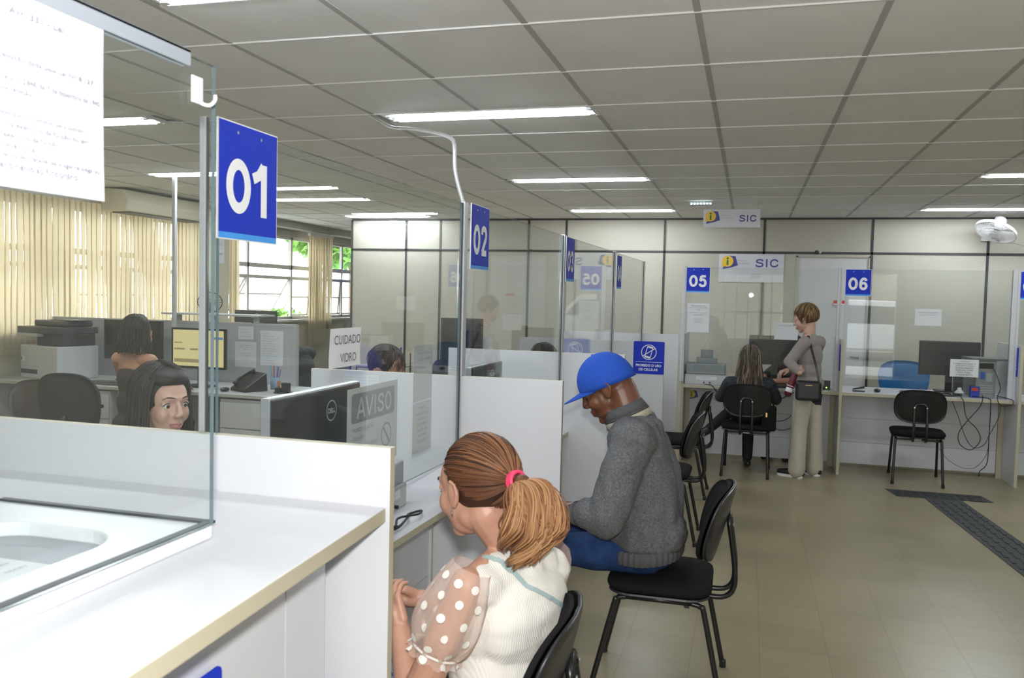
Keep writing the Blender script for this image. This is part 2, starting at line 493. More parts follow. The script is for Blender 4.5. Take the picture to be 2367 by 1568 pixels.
def make_light():
    root = empty('ceiling_light')
    h = MB()
    # flanged trough, opening downwards
    h.box((-.005, -.105, -.006), (1.205, -.093, .01), LW); h.box((-.005, .093, -.006), (1.205, .105, .01), LW)
    h.box((-.005, -.093, -.006), (.012, .093, .01), LW); h.box((1.188, -.093, -.006), (1.205, .093, .01), LW)
    h.build('housing_frame', root)
    r = MB(); n = 10
    for sgn in (-1, 1):
        P_ = [(sgn * (.005 + .145 * k / n), .018 + .0 * k, ) for k in range(n + 1)]
        vs = []; fs = []
        for k in range(n + 1):
            u = k / n; y = sgn * (.001 + .092 * u); z = .018 - .022 * math.cos(PI * 2 * u) * .3 - .0 + (-.012 if u in (0, 1) else 0)
            vs += [(0.012, y, z), (1.188, y, z)]
        for k in range(n): fs.append((2 * k, 2 * k + 1, 2 * k + 3, 2 * k + 2))
        r.add(vs, fs, REFL)
    r.box((.012, -.093, -.004), (.016, .093, .02), REFL); r.box((1.184, -.093, -.004), (1.188, .093, .02), REFL)
    r.build('reflector', root, smooth=False)
    for y in (-.058, .058):
        t = MB().tube([(.05, y, .0), (1.15, y, .0)], .0125, TUBE, 10).build('fluorescent_tube', root, smooth=True)
        for x in (.03, 1.17): MB().box((x - .015, y - .012, -.012), (x + .015, y + .012, .016), LW).build('tube_holder', root)
    return root
L0 = make_light()
for i, (x, y) in enumerate(LAMPS):
    o = L0 if i == 0 else copy_tree(L0)
    o.location = (x, y, ZC)
    tag(o, lamp_names[i] if i < len(lamp_names) else 'recessed fluorescent ceiling light outside the picture', 'ceiling light', 'recessed fluorescent ceiling lights')

# ---- back wall of cream panels with black trim
XL = -5.176
struct(MB().box((XL, YB, 0), (0.50, YB + .05, ZC), WALLP).box((0.50, YB, 2.152), (1.30, YB + .05, ZC), WALLP).box((1.30, YB, 0), (XR, YB + .05, ZC), WALLP).build('wall_back'))
mb = MB()
mb.box((XL, YB - .012, ZC - .03), (XR, YB + .001, ZC - .004), DARKTRIM)
mb.box((XL, YB - .010, 2.175), (XR, YB + .001, 2.200), DARKTRIM)
for x in (XL, -4.39, -3.91, -2.72, -2.235, -1.02, 0.135, 1.312, 2.49, 3.67, 4.85):
    mb.box((x - .013, YB - .010, 0), (x + .013, YB + .001, ZC - .02), DARKTRIM)
struct(mb.build('trim_2'))
DOORW = mat('white_door', (0.60, 0.60, 0.61), 0.5)
d = struct(MB().box((0.52, YB + .012, 0), (1.285, YB + .045, 2.14), DOORW).build('door_1'))
MB().box((0.50, YB - .006, 0), (0.522, YB + .012, 2.152), WALLP).box((1.283, YB - .006, 0), (1.299, YB + .012, 2.152), WALLP).box((.50, YB - .006, 2.138), (1.30, YB + .012, 2.152), WALLP).build('door_frame', d)
MB().tube([(1.22, YB - .03, 1.0), (1.22, YB + .02, 1.0)], .012, CHROME).tube([(1.22, YB - .03, 1.0), (1.12, YB - .03, 1.0)], .008, CHROME).build('door_handle', d)
# other walls
struct(MB().box((XR, YF - .2, 0), (XR + .15, YE, ZC), WALLC).build('wall_right'))
struct(MB().box((XW - .3, YE, 0), (XR, YE + .15, ZC), WALLC).build('wall_end'))
# window wall: sill part, header, piers; windows between
WZ0, WZ1 = 1.19, 2.40
wins = [(1.2, 3.9), (4.2, 8.75), (9.25, 11.72), (11.8, 13.6)]
mb = MB()
mb.box((XW - .15, YF - .2, 0), (XW, YE, WZ0), WALLC)
mb.box((XW - .15, YF - .2, WZ1), (XW, YE, ZC), BEAM)
ys = [YF - .2] + [v for w in wins for v in w] + [YE]
for i in range(0, len(ys), 2): mb.box((XW - .15, ys[i], WZ0), (XW, ys[i + 1], WZ1), WALLC)
struct(mb.build('wall_left'))
struct(MB().box((XW, YF, 2.50), (-6.28, YE, ZC), BEAM).build('trim_3'))
mb = MB(); mb.box((XW - .17, YF, WZ0 - .03), (XW + .09, YE, WZ0), WINF); struct(mb.build('trim_4'))
def window(n, y0, y1, cols, opened):
    x = XW - .08
    f = MB()
    zt = 1.955
    f.box((x - .02, y0, WZ0), (x + .02, y0 + .04, WZ1), WINF); f.box((x - .02, y1 - .04, WZ0), (x + .02, y1, WZ1), WINF)
    f.box((x - .02, y0, WZ0), (x + .02, y1, WZ0 + .04), WINF); f.box((x - .02, y0, WZ1 - .04), (x + .02, y1, WZ1), WINF)
    f.box((x - .02, y0, zt - .03), (x + .02, y1, zt + .03), WINF)
    f.box((x - .015, y0, zt - .16), (x + .015, y1, zt - .135), WINF)
    for c in cols: f.box((x - .02, c - .022, WZ0), (x + .02, c + .022, WZ1), WINF)
    o = struct(f.build('window_%d' % n))
    g = MB(); g.box((x - .003, y0 + .02, zt), (x + .003, y1 - .02, WZ1 - .02), WGLASS); g.build('glass_pane', o)
    for (a, b, dx) in opened:
        # awning sash swung outwards: hinged at the top, foot pushed out
        s = MB(); z1, z0 = zt - .15, WZ0 + .04; h = z1 - z0
        th = math.asin(dx / h)
        Mx = Matrix.Translation((x, 0, z1)) @ Matrix.Rotation(th, 4, 'Y')
        for q in ((a, a + .03), (b - .03, b)): s.box((-.012, q[0], -h), (.012, q[1], 0), WINF, M=Mx)
        s.box((-.012, a, -h), (.012, b, -h + .03), WINF, M=Mx); s.box((-.012, a, -.03), (.012, b, 0), WINF, M=Mx)
        s.box((-.010, a, -h * .5 - .01), (.010, b, -h * .5 + .01), WINF, M=Mx)
        so = s.build('sash', o)
        g = MB().box((-.002, a + .02, -h + .02), (.002, b - .02, -.02), WGLASS, M=Mx); g.build('sash_glass', so)
        MB().tube([Mx @ Vector((0, b - .01, -h * .45)), (x, b, z0)], .006, WINF, 6).build('stay_arm', so)
    return o
window(1, 1.2, 3.9, (2.1, 3.0), [(1.24, 2.08, .02), (2.12, 2.98, .02), (3.02, 3.86, .02)])
window(2, 4.2, 8.75, (5.3, 6.4, 7.5), [(4.24, 5.28, .02), (5.32, 6.38, .02), (6.42, 7.48, .02), (7.52, 8.71, .02)])
window(3, 9.25, 11.72, (9.98, 11.10), [(9.29, 9.96, .30), (10.0, 11.08, .30), (11.12, 11.68, .05)])
window(4, 11.8, 13.6, (12.7,), [(11.84, 12.68, .05), (12.72, 13.56, .05)])

# vertical blinds
def blind_mat():
    m = bpy.data.materials.new('beige_blind_fabric'); m.use_nodes = True; t = m.node_tree; t.nodes.clear(); L = t.links
    out = t.nodes.new('ShaderNodeOutputMaterial'); a = t.nodes.new('ShaderNodeBsdfDiffuse'); b = t.nodes.new('ShaderNodeBsdfTranslucent')
    a.inputs[0].default_value = (0.66, 0.58, 0.42, 1); b.inputs[0].default_value = (0.66, 0.55, 0.36, 1)
    mx = t.nodes.new('ShaderNodeMixShader'); mx.inputs[0].default_value = .42
    L.new(a.outputs[0], mx.inputs[1]); L.new(b.outputs[0], mx.inputs[2]); L.new(mx.outputs[0], out.inputs[0])
    return m
BLIND = blind_mat()
def blind(y0, y1, z0, label, step=.067, ang=10):
    root = empty('vertical_blind', (XW + .14, (y0 + y1) / 2, z0), 0, label, 'blind', None)
    h = MB().box((-.02, y0 - (y0 + y1) / 2, 2.44 - z0), (.02, y1 - (y0 + y1) / 2, 2.48 - z0), WHITEP).build('headrail', root)
    s = MB(); y = y0 + .04; rnd = random.Random(int(y0 * 10))
    while y < y1:
        a = R(90 + rnd.gauss(ang, 6)); w = .089; c = y - (y0 + y1) / 2
        sw = rnd.gauss(0, .006)
        n = 5; vs = []; fs = []
        for j in range(5):
            zz = (2.44 - z0) * j / 4
            for k in range(n):
                u = (k / (n - 1) - .5) * w; bow = .006 * (1 - (2 * k / (n - 1) - 1) ** 2)
                aa = a + .10 * math.sin(j * 1.3 + y * 9)
                vs.append((math.cos(aa) * u - math.sin(aa) * bow, c + math.sin(aa) * u + math.cos(aa) * bow + sw * (1 - j / 4), zz))
        for j in range(4):
            for k in range(n - 1): fs.append((j * n + k, j * n + k + 1, (j + 1) * n + k + 1, (j + 1) * n + k))
        s.add(vs, fs, BLIND); y += step * rnd.uniform(.9, 1.1)
    s.build('blind_slats', root, smooth=True)
    return root
blind(3.9, 8.72, 0.98, 'long beige vertical blind drawn across the left windows behind the printer')
blind(9.18, 9.44, 0.98, 'narrow bunch of beige blind slats beside the grey pillar', .05)
blind(11.25, 11.98, 0.80, 'bunch of beige vertical blind slats hanging between the two open windows', .05)
blind(1.2, 3.8, 0.98, 'beige vertical blind on the window left of the picture')
# grey pier with a paper on it
struct(MB().box((XW, 8.76, 0), (-6.30, 9.16, 2.5), WALLC).build('wall_pier'))
# exterior: ground, planting, light building
GRASS = mat('leaf_green', (0.16, 0.36, 0.05), 0.6, noise_amt=.35, noise_scale=9)
PAVE = mat('pale_paving', (0.55, 0.54, 0.52), 0.8, noise_amt=.08)
struct(MB().box((-30, -30, -0.35), (30, 30, -0.12), PAVE).build('ground'))
def bush(name, c, r, n, label, cat, leaf=.12):
    m_ = MB(); rnd = random.Random(int(c[0] * 7 + c[1] * 13))
    for i in range(n):
        d = Vector((rnd.gauss(0, 1), rnd.gauss(0, 1), rnd.gauss(0, 1))).normalized() * rnd.uniform(.55, 1)
        p = Vector(c) + Vector((d.x * r[0], d.y * r[1], d.z * r[2]))
        u = Vector((rnd.gauss(0, 1), rnd.gauss(0, 1), rnd.gauss(0, 1))).normalized(); w = u.orthogonal().normalized()
        l = leaf * rnd.uniform(.6, 1.3)
        m_.add([p - u * l, p + w * l * .35, p + u * l, p - w * l * .35], [(0, 1, 2, 3)], GRASS)
    o = m_.build(name); tag(o, label, cat)
    return o
b_ = bush('garden_shrub', (-8.0, 13.2, .80), (.5, .6, .5), 700, 'bright green shrub outside below the open window', 'shrub')
MB().tube([(-8.2, 12.9, -.12), (-8.2, 12.9, .9)], .05, mat('bark', (.2, .13, .08), .9)).build('stem', b_)
b_ = bush('tree', (-15.5, 31, 4.2), (3.0, 2.6, 1.6), 3000, 'leafy green tree seen through the farthest window', 'tree', .35)
MB().tube([(-15.5, 31, -.12), (-15.5, 31, 3.6)], .2, MATS['bark']).build('trunk', b_)
LTB = mat('white_render_building', (0.85, 0.85, 0.84), 0.8)
o = tag(MB().box((-16, 5, -.12), (-15.6, 22, 2.2), LTB).build('boundary_wall'), 'pale boundary wall outside beyond the open windows', 'wall')

# street outside the entrance; building and tree added to darken the glass reflections
ASPH = mat('street_asphalt', (0.10, 0.10, 0.10), 0.9, noise_amt=.1); TAN = mat('tan_facade', (0.34, 0.29, 0.22), 0.8); DKG = mat('dark_foliage', (0.03, 0.06, 0.02), 0.9, noise_amt=.4, noise_scale=2)
struct(MB().box((-22, -16, -.125), (22, -8.2, -.115), ASPH).build('street'))
o = MB().box((-22, -17.5, -.12), (22, -17, 5.6), TAN).build('street_building'); tag(o, 'tan building added across the street to darken the glass reflections', 'building')
MB().box((-22, -17.6, 5.6), (22, -16.6, 5.8), DKG).build('roof_edge', o)
o = bush('street_tree', (-3.5, -14.5, 4.0), (3.5, 1.5, 2.2), 1500, 'tree added across the street to darken the glass reflections', 'tree', .35); MB().tube([(-3.5, -14.5, -.12), (-3.5, -14.5, 3)], .16, MATS['bark']).build('trunk', o)
# parked white van
VAN = mat('van_white_paint', (.75, .76, .78), .25); VGL = mat('van_dark_glass', (.02, .025, .03), .08)
vx, vy = 3.4, -11.6
m = MB(); prf = [(-2.4, .35), (2.3, .35), (2.42, .60), (2.35, .95), (1.75, 1.10), (1.15, 1.75), (.95, 1.86), (-2.3, 1.90), (-2.42, 1.6)]
n_ = len(prf); vs = [(vx + a, vy - .85, b - .12) for a, b in prf] + [(vx + a, vy + .85, b - .12) for a, b in prf]
m.add(vs, [tuple(range(n_)), tuple(range(n_, 2 * n_))[::-1]] + [(i, i + n_, (i + 1) % n_ + n_, (i + 1) % n_) for i in range(n_)], VAN)
van = tag(m.build('van', bevel=.05), 'white van parked in the street outside the entrance', 'van')
m = MB(); m.add([(vx + a, vy + .856, b - .12) for a, b in ((-2.1, 1.15), (1.5, 1.15), (1.02, 1.68), (-2.1, 1.74))], [(3, 2, 1, 0)], VGL); m.build('side_window', van)
for wx in (-1.6, 1.55):
    MB().lathe([(0, -.1), (.30, -.1), (.32, -.05), (.32, .08), (.0, .1)], SOCKET, 20, M=Matrix.Rotation(PI / 2, 4, 'X'), c=(vx + wx, vy + .82, .20)).build('wheel', van)

# entrance side behind the camera: white mullions, street
mb = MB()
for (a, b, z0, z1) in ((XW, -1.1, 0, ZC), (-1.1, .75, 0, .75), (-1.1, .75, 2.25, ZC), (.75, 2.15, 0, ZC), (2.15, 3.15, 2.3, ZC), (3.15, XR, 0, ZC)): mb.box((a, YF - .15, z0), (b, YF, z1), WALLP)
struct(mb.build('wall_front'))
WM = mat('white_mullion', (.78, .78, .78), .5); mb = MB(); x = -1.1
while x < .76: mb.box((x - .015, YF - .1, .75), (x + .015, YF - .06, 2.25), WM); x += .264
mb.box((-1.1, YF - .1, 1.35), (.75, YF - .06, 1.39), WM); struct(mb.build('window_5'))

# ================================================================ SIGNS
def number_sign(n, F, label, w=.245, h=.272):
    mb = MB(); mb.box((-w / 2 - .003, -h / 2 - .003, -.004), (w / 2 + .003, h / 2 + .003, 0), SIGNW)
    mb.v = [tuple(F @ Vector(v)) for v in mb.v]
    o = tag(mb.build('number_sign'), label, 'sign', 'blue counter number signs')
    p = MB(); quad(p, F, -w / 2, -h / 2 + .014, w / 2, h / 2, BLUE, .0008); p.build('blue_plate', o)
    p = MB(); quad(p, F, -w / 2, -h / 2, w / 2, -h / 2 + .014, LBLUE, .0009); p.build('light_blue_stripe', o)
    bold_text('number', n, F, 0, -.010, w * .82, h * .48, SIGNW, o, .27)
    for sx in (-.2, .2):
        s = MB(); disc(s, F, sx * w, h / 2 - .02, .004, SCREWM, .0022, 12); s.build('screw', o)
    return o
def phone_sign(F, label, w=.25, h=.265, q=1):
    o = tag(MB().build('no_phone_sign') if False else None or _plate(F, w, h), label, 'sign', 'blue no mobile phone signs')
    m = MB(); cy = h * .17; r = h * .235
    disc(m, F, 0, cy, r, SIGNW, .0014, 40, r * .9)
    m.build('white_ring', o)
    m = MB(); a = R(-15)
    def rt(x, y): return (x * math.cos(a) - y * math.sin(a), cy + x * math.sin(a) + y * math.cos(a))
    pw, ph = r * .40, r * .78
    poly(m, F, [rt(*p) for p in rrect(pw * 2, ph * 2, .008)], SIGNW, .0015)
    poly(m, F, [rt(*p) for p in ((-pw * .78, -ph * .68), (pw * .78, -ph * .68), (pw * .78, ph * .72), (-pw * .78, ph * .72))], BLUE, .0018)
    m.build('phone_symbol', o)
    m = MB(); c, s_ = math.cos(R(33)), math.sin(R(33)); t = r * .05
    poly(m, F, [(-r * c - t * s_, cy - r * s_ + t * c), (-r * c + t * s_, cy - r * s_ - t * c), (r * c + t * s_, cy + r * s_ - t * c), (r * c - t * s_, cy + r * s_ + t * c)], SIGNW, .0021)
    m.build('slash', o)
    m = MB(); quad(m, F, -w * .42, -h * .135, w * .42, -h * .125, SIGNW, .0014); m.build('rule', o)
    text('lettering', 'PROIBIDO O USO', F, 0, -h * .235, w * .82, h * .075, SIGNW, o, bold=.03)
    text('lettering', 'DE CELULAR', F, 0, -h * .36, w * .62, h * .075, SIGNW, o, bold=.03)
    return o
def _plate(F, w, h):
    m = MB(); pts = rrect(w, h, .012); n = len(pts)
    m.prism(pts, -.004, 0, BLUE); m.v = [tuple(F @ Vector(v)) for v in m.v]
    return m.build('no_phone_sign')
YEL = mat('logo_yellow', (0.83, 0.53, 0.04), 0.5); NAVY = mat('logo_navy', (0.045, 0.055, 0.26), 0.5); LGREEN = mat('logo_green', (0.02, 0.17, 0.04), 0.5)
PURP = mat('sign_purple', (0.075, 0.055, 0.28), 0.5)
def info_logo(F, cx, cy, r, o):
    m = MB(); poly(m, F, [(cx + r * .2, cy + r), (cx + r * 1.35, cy + r * .9), (cx + r * 1.8, cy - r * .75), (cx + r * .6, cy - r * 1.15), (cx - r * .8, cy - r * 1.45), (cx - r * .75, cy - r * .8)], NAVY, .0012); m.build('logo_book', o)
    m = MB(); disc(m, F, cx, cy, r, YEL, .0016, 32); poly(m, F, [(cx - r * .98, cy - r * .2), (cx - r * .95, cy - r * 1.05), (cx - r * .1, cy - r * .9)], YEL, .0015); m.build('logo_bubble', o)
    m = MB(); poly(m, F, rrect(r * .34, r * .95, r * .15, 5, cx, cy - r * .25), LGREEN, .002); disc(m, F, cx, cy + r * .5, r * .2, LGREEN, .002, 16); m.build('logo_letter', o)
def sic_sign(F, w, h, label, big):
    o = board('information_sign', F, w, h, .006, mat('white_sign_board', (.62, .63, .68), .45), label, 'sign')
    if big:
        info_logo(F, -w * .365, h * .24, h * .20, o)
        text('lettering', 'Acesso à', F, -w * .13, h * .27, w * .15, h * .06, GREYINK, o)
        text('lettering', 'informação', F, -w * .11, h * .16, w * .19, h * .085, GREYINK, o)
        bold_text('sic_lettering', 'SIC', F, w * .24, h * .18, w * .38, h * .29, PURP, o, .24)
        text('lettering', 'Serviço de Informações ao Cidadão', F, w * .24, -h * .035, w * .38, h * .035, GREYINK, o)
        text('lettering', 'PREFEITURA', F, w * .08, -h * .22, w * .14, h * .035, GREYINK, o)
        text('lettering', 'FRANCA', F, w * .08, -h * .31, w * .16, h * .075, GREYINK, o)
    else:
        info_logo(F, -w * .37, h * .12, h * .29, o)
        text('lettering', 'Acesso à', F, -w * .115, h * .18, w * .16, h * .09, GREYINK, o)
        text('lettering', 'informação', F, -w * .085, h * .03, w * .22, h * .11, GREYINK, o)
        bold_text('sic_lettering', 'SIC', F, w * .28, 0, w * .32, h * .37, PURP, o, .24)
    return o
FX = lambda x, y, z: frame((x, y, z), (0, 1, 0), (0, 0, 1))      # facing +x
FN = lambda x, y, z: frame((x, y, z), (1, 0, 0), (0, 0, 1))      # facing -y (towards the entrance)
FW = lambda x, y, z: frame((x, y, z), (0, -1, 0), (0, 0, 1))     # facing -x
def curl_paper(F, w, h, amp=.004, n=8, seed=1, name='notice', label='', cat='notice', group=None, m=PAPER, thick=.0006):
    rnd = random.Random(seed); ph = rnd.uniform(0, 6)
    mb = MB(); vs = []; fs = []
    for j in range(n + 1):
        for i in range(n + 1):
            u, v = i / n - .5, j / n - .5
            d = amp * (.5 + .5 * math.sin(u * 5 + v * 3 + ph)) + amp * 2 * max(0, abs(u) + abs(v) - .8)
            vs.append(F @ Vector((u * w, v * h, d)))
    k = len(vs)
    vs += [F @ (F.inverted() @ v - Vector((0, 0, thick))) for v in vs]
    for j in range(n):
        for i in range(n):
            a = j * (n + 1) + i
            fs.append((a, a + 1, a + n + 2, a + n + 1)); fs.append((k + a, k + a + n + 1, k + a + n + 2, k + a + 1))
    mb.add(vs, fs, m)
    return tag(mb.build(name, smooth=True), label, cat, group)

# ================================================================ LEFT ROW OF SERVICE COUNTERS
YD = [1.68, 3.32, 5.08, 6.82, 8.47]
XE = [-.745, -.720, -.719, -.650, -.668]
xg = lambda y: -1.205 + .0243 * (y - 1.68)
nm = ['white divider panel behind the nearest counter, left of the ponytailed woman', 'white divider panel between the ponytailed woman and the man in the blue cap',
      'white divider panel just left of the blue cap', 'white divider panel carrying the blue no phone sign', 'last white divider panel of the left row, nearest the back wall']
for i, (y, xe) in enumerate(zip(YD, XE)):
    o = MB().box((-1.86, y, 0), (xe, y + .025, 1.262), WHITE, edge=EDGE, thin=1).build('divider_panel', bevel=.0012)
    tag(o, nm[i], 'panel', 'white divider panels of the left counter row')
cn = ['white counter top in front of the ponytailed woman', 'white counter top in front of the man in the blue cap', 'white counter top beyond the man in the blue cap', 'white counter top at the far end of the left row']
for i in range(4):
    y0, y1 = YD[i] + .026, YD[i + 1] - .001
    m = MB(); m.prism([(xg(y0) + .065, y0), (xg(y1) + .065, y1), (xg(y1) - .62, y1), (xg(y0) - .62, y0)], .744, .770, WHITE, EDGE)
    root = tag(m.build('service_counter', bevel=.001), cn[i], 'counter', 'white counters of the left row')
    xb = xg(y0) - .075
    f = MB(); f.box((xb - .018, y0 + .02, .05), (xb, y1 - .02, .402), WHITE); f.box((xb - .018, y0 + .02, .405), (xb, y1 - .02, .744), WHITE); f.build('front_panel', root)
    for yy in (y0, y1 - .02): MB().box((xb - .45, yy, 0), (xb + .012, yy + .02, .744), WHITE, edge=EDGE, thin=1).build('side_panel', root)
# glass screens over the counters
gn = ['clear glass screen between signs 01 and 02', 'clear glass screen between signs 02 and 03', 'clear glass screen between signs 03 and 04', 'clear glass screen beyond sign 04']
def pane(name, a, b, z0, z1, t, label, group):
    """upright glass sheet from a to b with darker polished edges"""
    ax, ay = a; bx, by = b; d = Vector((bx - ax, by - ay, 0)); L = d.length; d.normalize()
    F = frame((ax, ay, z0), d, (0, 0, 1)); m = MB()
    m.box((0, 0, -t / 2), (L, z1 - z0, t / 2), GLASS, edge=GEDGE, thin=2)
    m.v = [tuple(F @ Vector(v)) for v in m.v]
    return tag(m.build(name), label, 'glass screen', group)
for i in range(4):
    y0, y1 = (YD[i] + .027 if i == 0 else YD[i] + .045), YD[i + 1] - .017
    pane('glass_screen', (xg(y0), y0), (xg(y1), y1), .92, 1.985, .008, gn[i], 'glass screens of the left counter row')
pn = ['aluminium post beside sign 01 at the foreground glass', 'aluminium post carrying sign 02 with the conduit above', 'aluminium post beside sign 03', 'aluminium post beside sign 04', 'aluminium post at the far end of the left glass row']
for i, y in enumerate(YD):
    x = xg(y)
    m = MB()
    if i == 0: m.box((x - .052, y + .030, .771), (x - .036, y + .046, 2.005), ALU).box((x - .036, y + .034, .771), (x - .033, y + .042, 2.005), DARKTRIM)
    else: m.box((x - .006, y - .016, .771), (x + .006, y - .006, 1.985), DARKTRIM).box((x - .010, y - .004, 1.264), (x + .012, y + .040, 1.99), ALU).box((x - .010, y - .004, .771), (x + .012, y - .0012, 1.264), ALU)
    tag(m.build('glass_post', bevel=.001), pn[i], 'post', 'aluminium glass posts of the left row')
number_sign('01', FX(xg(1.8) + .016, 1.805, 1.858), 'large blue number sign 01 hanging by the foreground glass')
number_sign('02', FX(xg(3.5) + .020, 3.490, 1.852), 'blue number sign 02 beside the second glass post')
number_sign('03', FX(xg(5.1) + .020, 5.215, 1.842), 'blue number sign 03 on the glass above the white dividers')
number_sign('04', FX(xg(6.9) + .020, 6.985, 1.825), 'blue number sign 04, seen almost edge on')
phone_sign(FN(-.772, 6.8145, 1.132), 'blue no phone sign on the white divider behind the blue cap')

# wall of the conduit dropping from the ceiling to the second post
cp = [(-2.106,4.369,2.609), (-2.014,4.288,2.560), (-1.865,4.149,2.485), (-1.606,3.854,2.408), (-1.394,3.598,2.333), (-1.266,3.424,2.277), (-1.212,3.332,2.226), (-1.196,3.310,2.108)]
m = MB().tube(smooth_path(cp + [(xg(3.32), 3.33, 1.98)], 5), .0085, ALU, 8); tag(m.build('cable_conduit', smooth=True), 'thin grey conduit snaking from the ceiling down to the post of sign 02', 'conduit')

# ================================================================ FOREGROUND COUNTER
y1 = 1.679
m = MB(); m.prism([(-.7535, y1), (-1.84, y1), (-1.84, -.3), (-.645, -.3)], 1.098, 1.13, WHITE, EDGE)
root = tag(m.build('reception_counter', bevel=.002), 'high white reception counter in the foreground with a beige edge', 'counter')
m = MB(); m.box((-1.80, 1.45, 0), (-.862, 1.56, 1.098), WHITE); m.box((-1.80, 1.562, 0), (-.868, 1.62, 1.098), WHITE); m.build('end_post', root)
m = MB(); m.prism([(-.862, 1.447), (-.90, 1.447), (-.84, -.3), (-.80, -.3)], 0, 1.098, WHITE); m.build('front_panel', root)
phone_sign(frame((-.829, 1.075, .838), (-.035, 1, 0), (0, 0, 1)), 'blue no phone sign on the reception counter front, only its top showing')
# glazed base slab
def ring_prism(m, outer, inner, z0, z1, mt):
    n = len(outer); k = len(m.v)
    for ring in (outer, inner):
        for z in (z0, z1): m.v += [(p[0], p[1], z) for p in ring]
    s = m.slot(mt)
    def q(*f): m.f.append(tuple(k + a for a in f)); m.m.append(s)
    for i in range(n):
        j = (i + 1) % n
        q(n + i, n + j, 3 * n + j, 3 * n + i); q(i, 2 * n + i, 2 * n + j, j)
        q(i, j, n + j, n + i); q(2 * n + i, 3 * n + i, 3 * n + j, 2 * n + j)
def matched(w, h, r, cx, cy, n=8): return rrect(w, h, r, n, cx, cy)
ow = matched(.50, 1.25, .012, -1.212, .735); iw = matched(.305, 1.00, .10, -1.207, .745); ib = matched(.255, .955, .08, -1.207, .745)
m = MB(); ring_prism(m, ow, iw, 1.1302, 1.158, mat('moulded_white_tray', (.74, .76, .79), .3))
tray = tag(m.build('glass_base_tray', bevel=.004), 'white moulded base tray under the foreground glass with a rounded opening', 'tray')
m = MB(); m.prism(iw, 1.1303, 1.1312, mat('tray_grey_floor', (.36, .38, .42), .5)); m.build('tray_floor', tray)
m = MB()
g = lambda a, b: m.box((a[0], a[1], 1.158), (b[0], b[1], 1.163), GASKET)
g((-.977, .11), (-.961, 1.36)); g((-1.462, 1.346), (-.977, 1.36))
m.build('black_gasket', tray)
F = frame((-1.24, .90, 1.1315), (-1, 0, 0), (0, 1, 0)); F = frame((-1.235, 1.02, 1.132), (0, 1, 0), (-1, 0, 0))
o = board('printed_form', F, .21, .297, .0005, PAPER, 'printed form lying under the foreground glass in the tray opening', 'paper')
for k, s in enumerate(['CADASTRO', 'certidões', 'IPTU 2024 - ISSQN', 'Pref. ATI - Prefeitura', 'ITBI - Parcelamento', 'Dívida Ativa - ISSQN']):
    text('print_line', s, F, .02, .11 - k * .04, .13, .010, GREYINK, o)
# foreground glass, its top channel, hook and notice
tag(pane('glass_screen', (-.952, -.2), (-.952, 1.335), 1.1635, 2.004, .008, 'large clear glass screen in the foreground on the white tray', None), 'large clear glass screen in the foreground on the white tray')
m = MB().box((-.962, -.2, 2.0045), (-.942, 1.258, 2.012), MATS.get('pale_channel') or mat('pale_channel', (.36, .40, .46), .35)).box((-.962, -.2, 1.984), (-.9575, 1.258, 2.012), MATS['pale_channel']).box((-.9465, -.2, 1.984), (-.942, 1.258, 2.012), mat('pale_channel', (.36, .40, .46), .35)); tag(m.build('top_channel', bevel=.002), 'pale blue grey channel along the top of the foreground glass', 'channel')
m = MB().box((-.9465, 1.262, 1.925), (-.9425, 1.292, 1.972), WHITEP)
hk = m.build('adhesive_hook', bevel=.0015); tag(hk, 'small white adhesive hook near the top corner of the foreground glass', 'hook')
MB().tube(smooth_path([(-.942, 1.277, 1.945), (-.940, 1.277, 1.930), (-.934, 1.283, 1.924), (-.928, 1.292, 1.925), (-.924, 1.299, 1.934), (-.924, 1.300, 1.944)], 4), .0035, WHITEP, 8).build('hook_arm', hk, smooth=True)
F = FX(-.9455, .949, 1.860)
o = curl_paper(F, .215, .262, .002, 8, 3, 'notice', 'large white legal notice taped to the foreground glass', 'notice')
FAINT = mat('faint_print', (.22, .24, .34), .7)
for (s, y, w, cx) in [('Art. 331 - Lei', .098, .09, -.02), ('redação dada pela Lei Nº 8.127', .037, .16, .0), ('Decreto nº 2.848, de 7 de dezembro de 1940', .010, .185, .0), ('Nova redação', -.004, .06, -.06),
                      ('Desacatar funcionário, para outrem,', -.036, .15, -.01), ('no exercício da função ou em', -.050, .14, .0), ('exercício da função', -.064, .09, -.03), ('2 anos, e multa', -.077, .07, -.06), ('aumento da metade, se o agente alega ou', -.090, .185, .0), ('atendimento ao funcionário', -.103, .14, -.02)]:
    text('print_line', s, F, cx, y, w, .0085, FAINT, o, lift=.0072)
# notices on the glass of counter 01
F = FX(xg(2.3) + .0085, 2.312, 1.434)
o = curl_paper(F, .205, .118, .004, 8, 9, 'notice', 'white glass warning paper reading CUIDADO VIDRO on the glass', 'notice')
text('lettering', 'CUIDADO', F, 0, .025, .17, .027, INK, o, lift=.0095); text('lettering', 'VIDRO', F, .005, -.030, .105, .027, INK, o, lift=.0095)
GP = mat('pale_grey_paper', (.62, .66, .68), .7); AV = mat('aviso_grey', (.30, .32, .34), .7)
F = FX(xg(2.5) - .0095, 2.552, 1.160)
o = board('notice', F, .385, .275, .0008, GP, 'large grey AVISO notice behind the glass of counter 01', 'notice')
m = MB(); poly(m, F, rrect(.33, .095, .012, 4, 0, .072), AV); m.build('header_band', o)
bold_text('lettering', 'AVISO', F, .005, .072, .27, .066, GP, o, .19, lift=.002)
for k, (s, w) in enumerate([('PROIBIDO O USO DE', .15), ('CELULAR', .08), ('DURANTE O ATENDIMENTO', .19)]): text('lettering', s, F, -.155, .002 - k * .028, w, .012, AV, o, align='l')
m = MB(); disc(m, F, .10, -.045, .042, AV, .0012, 30, .036); m.build('prohibition_ring', o)
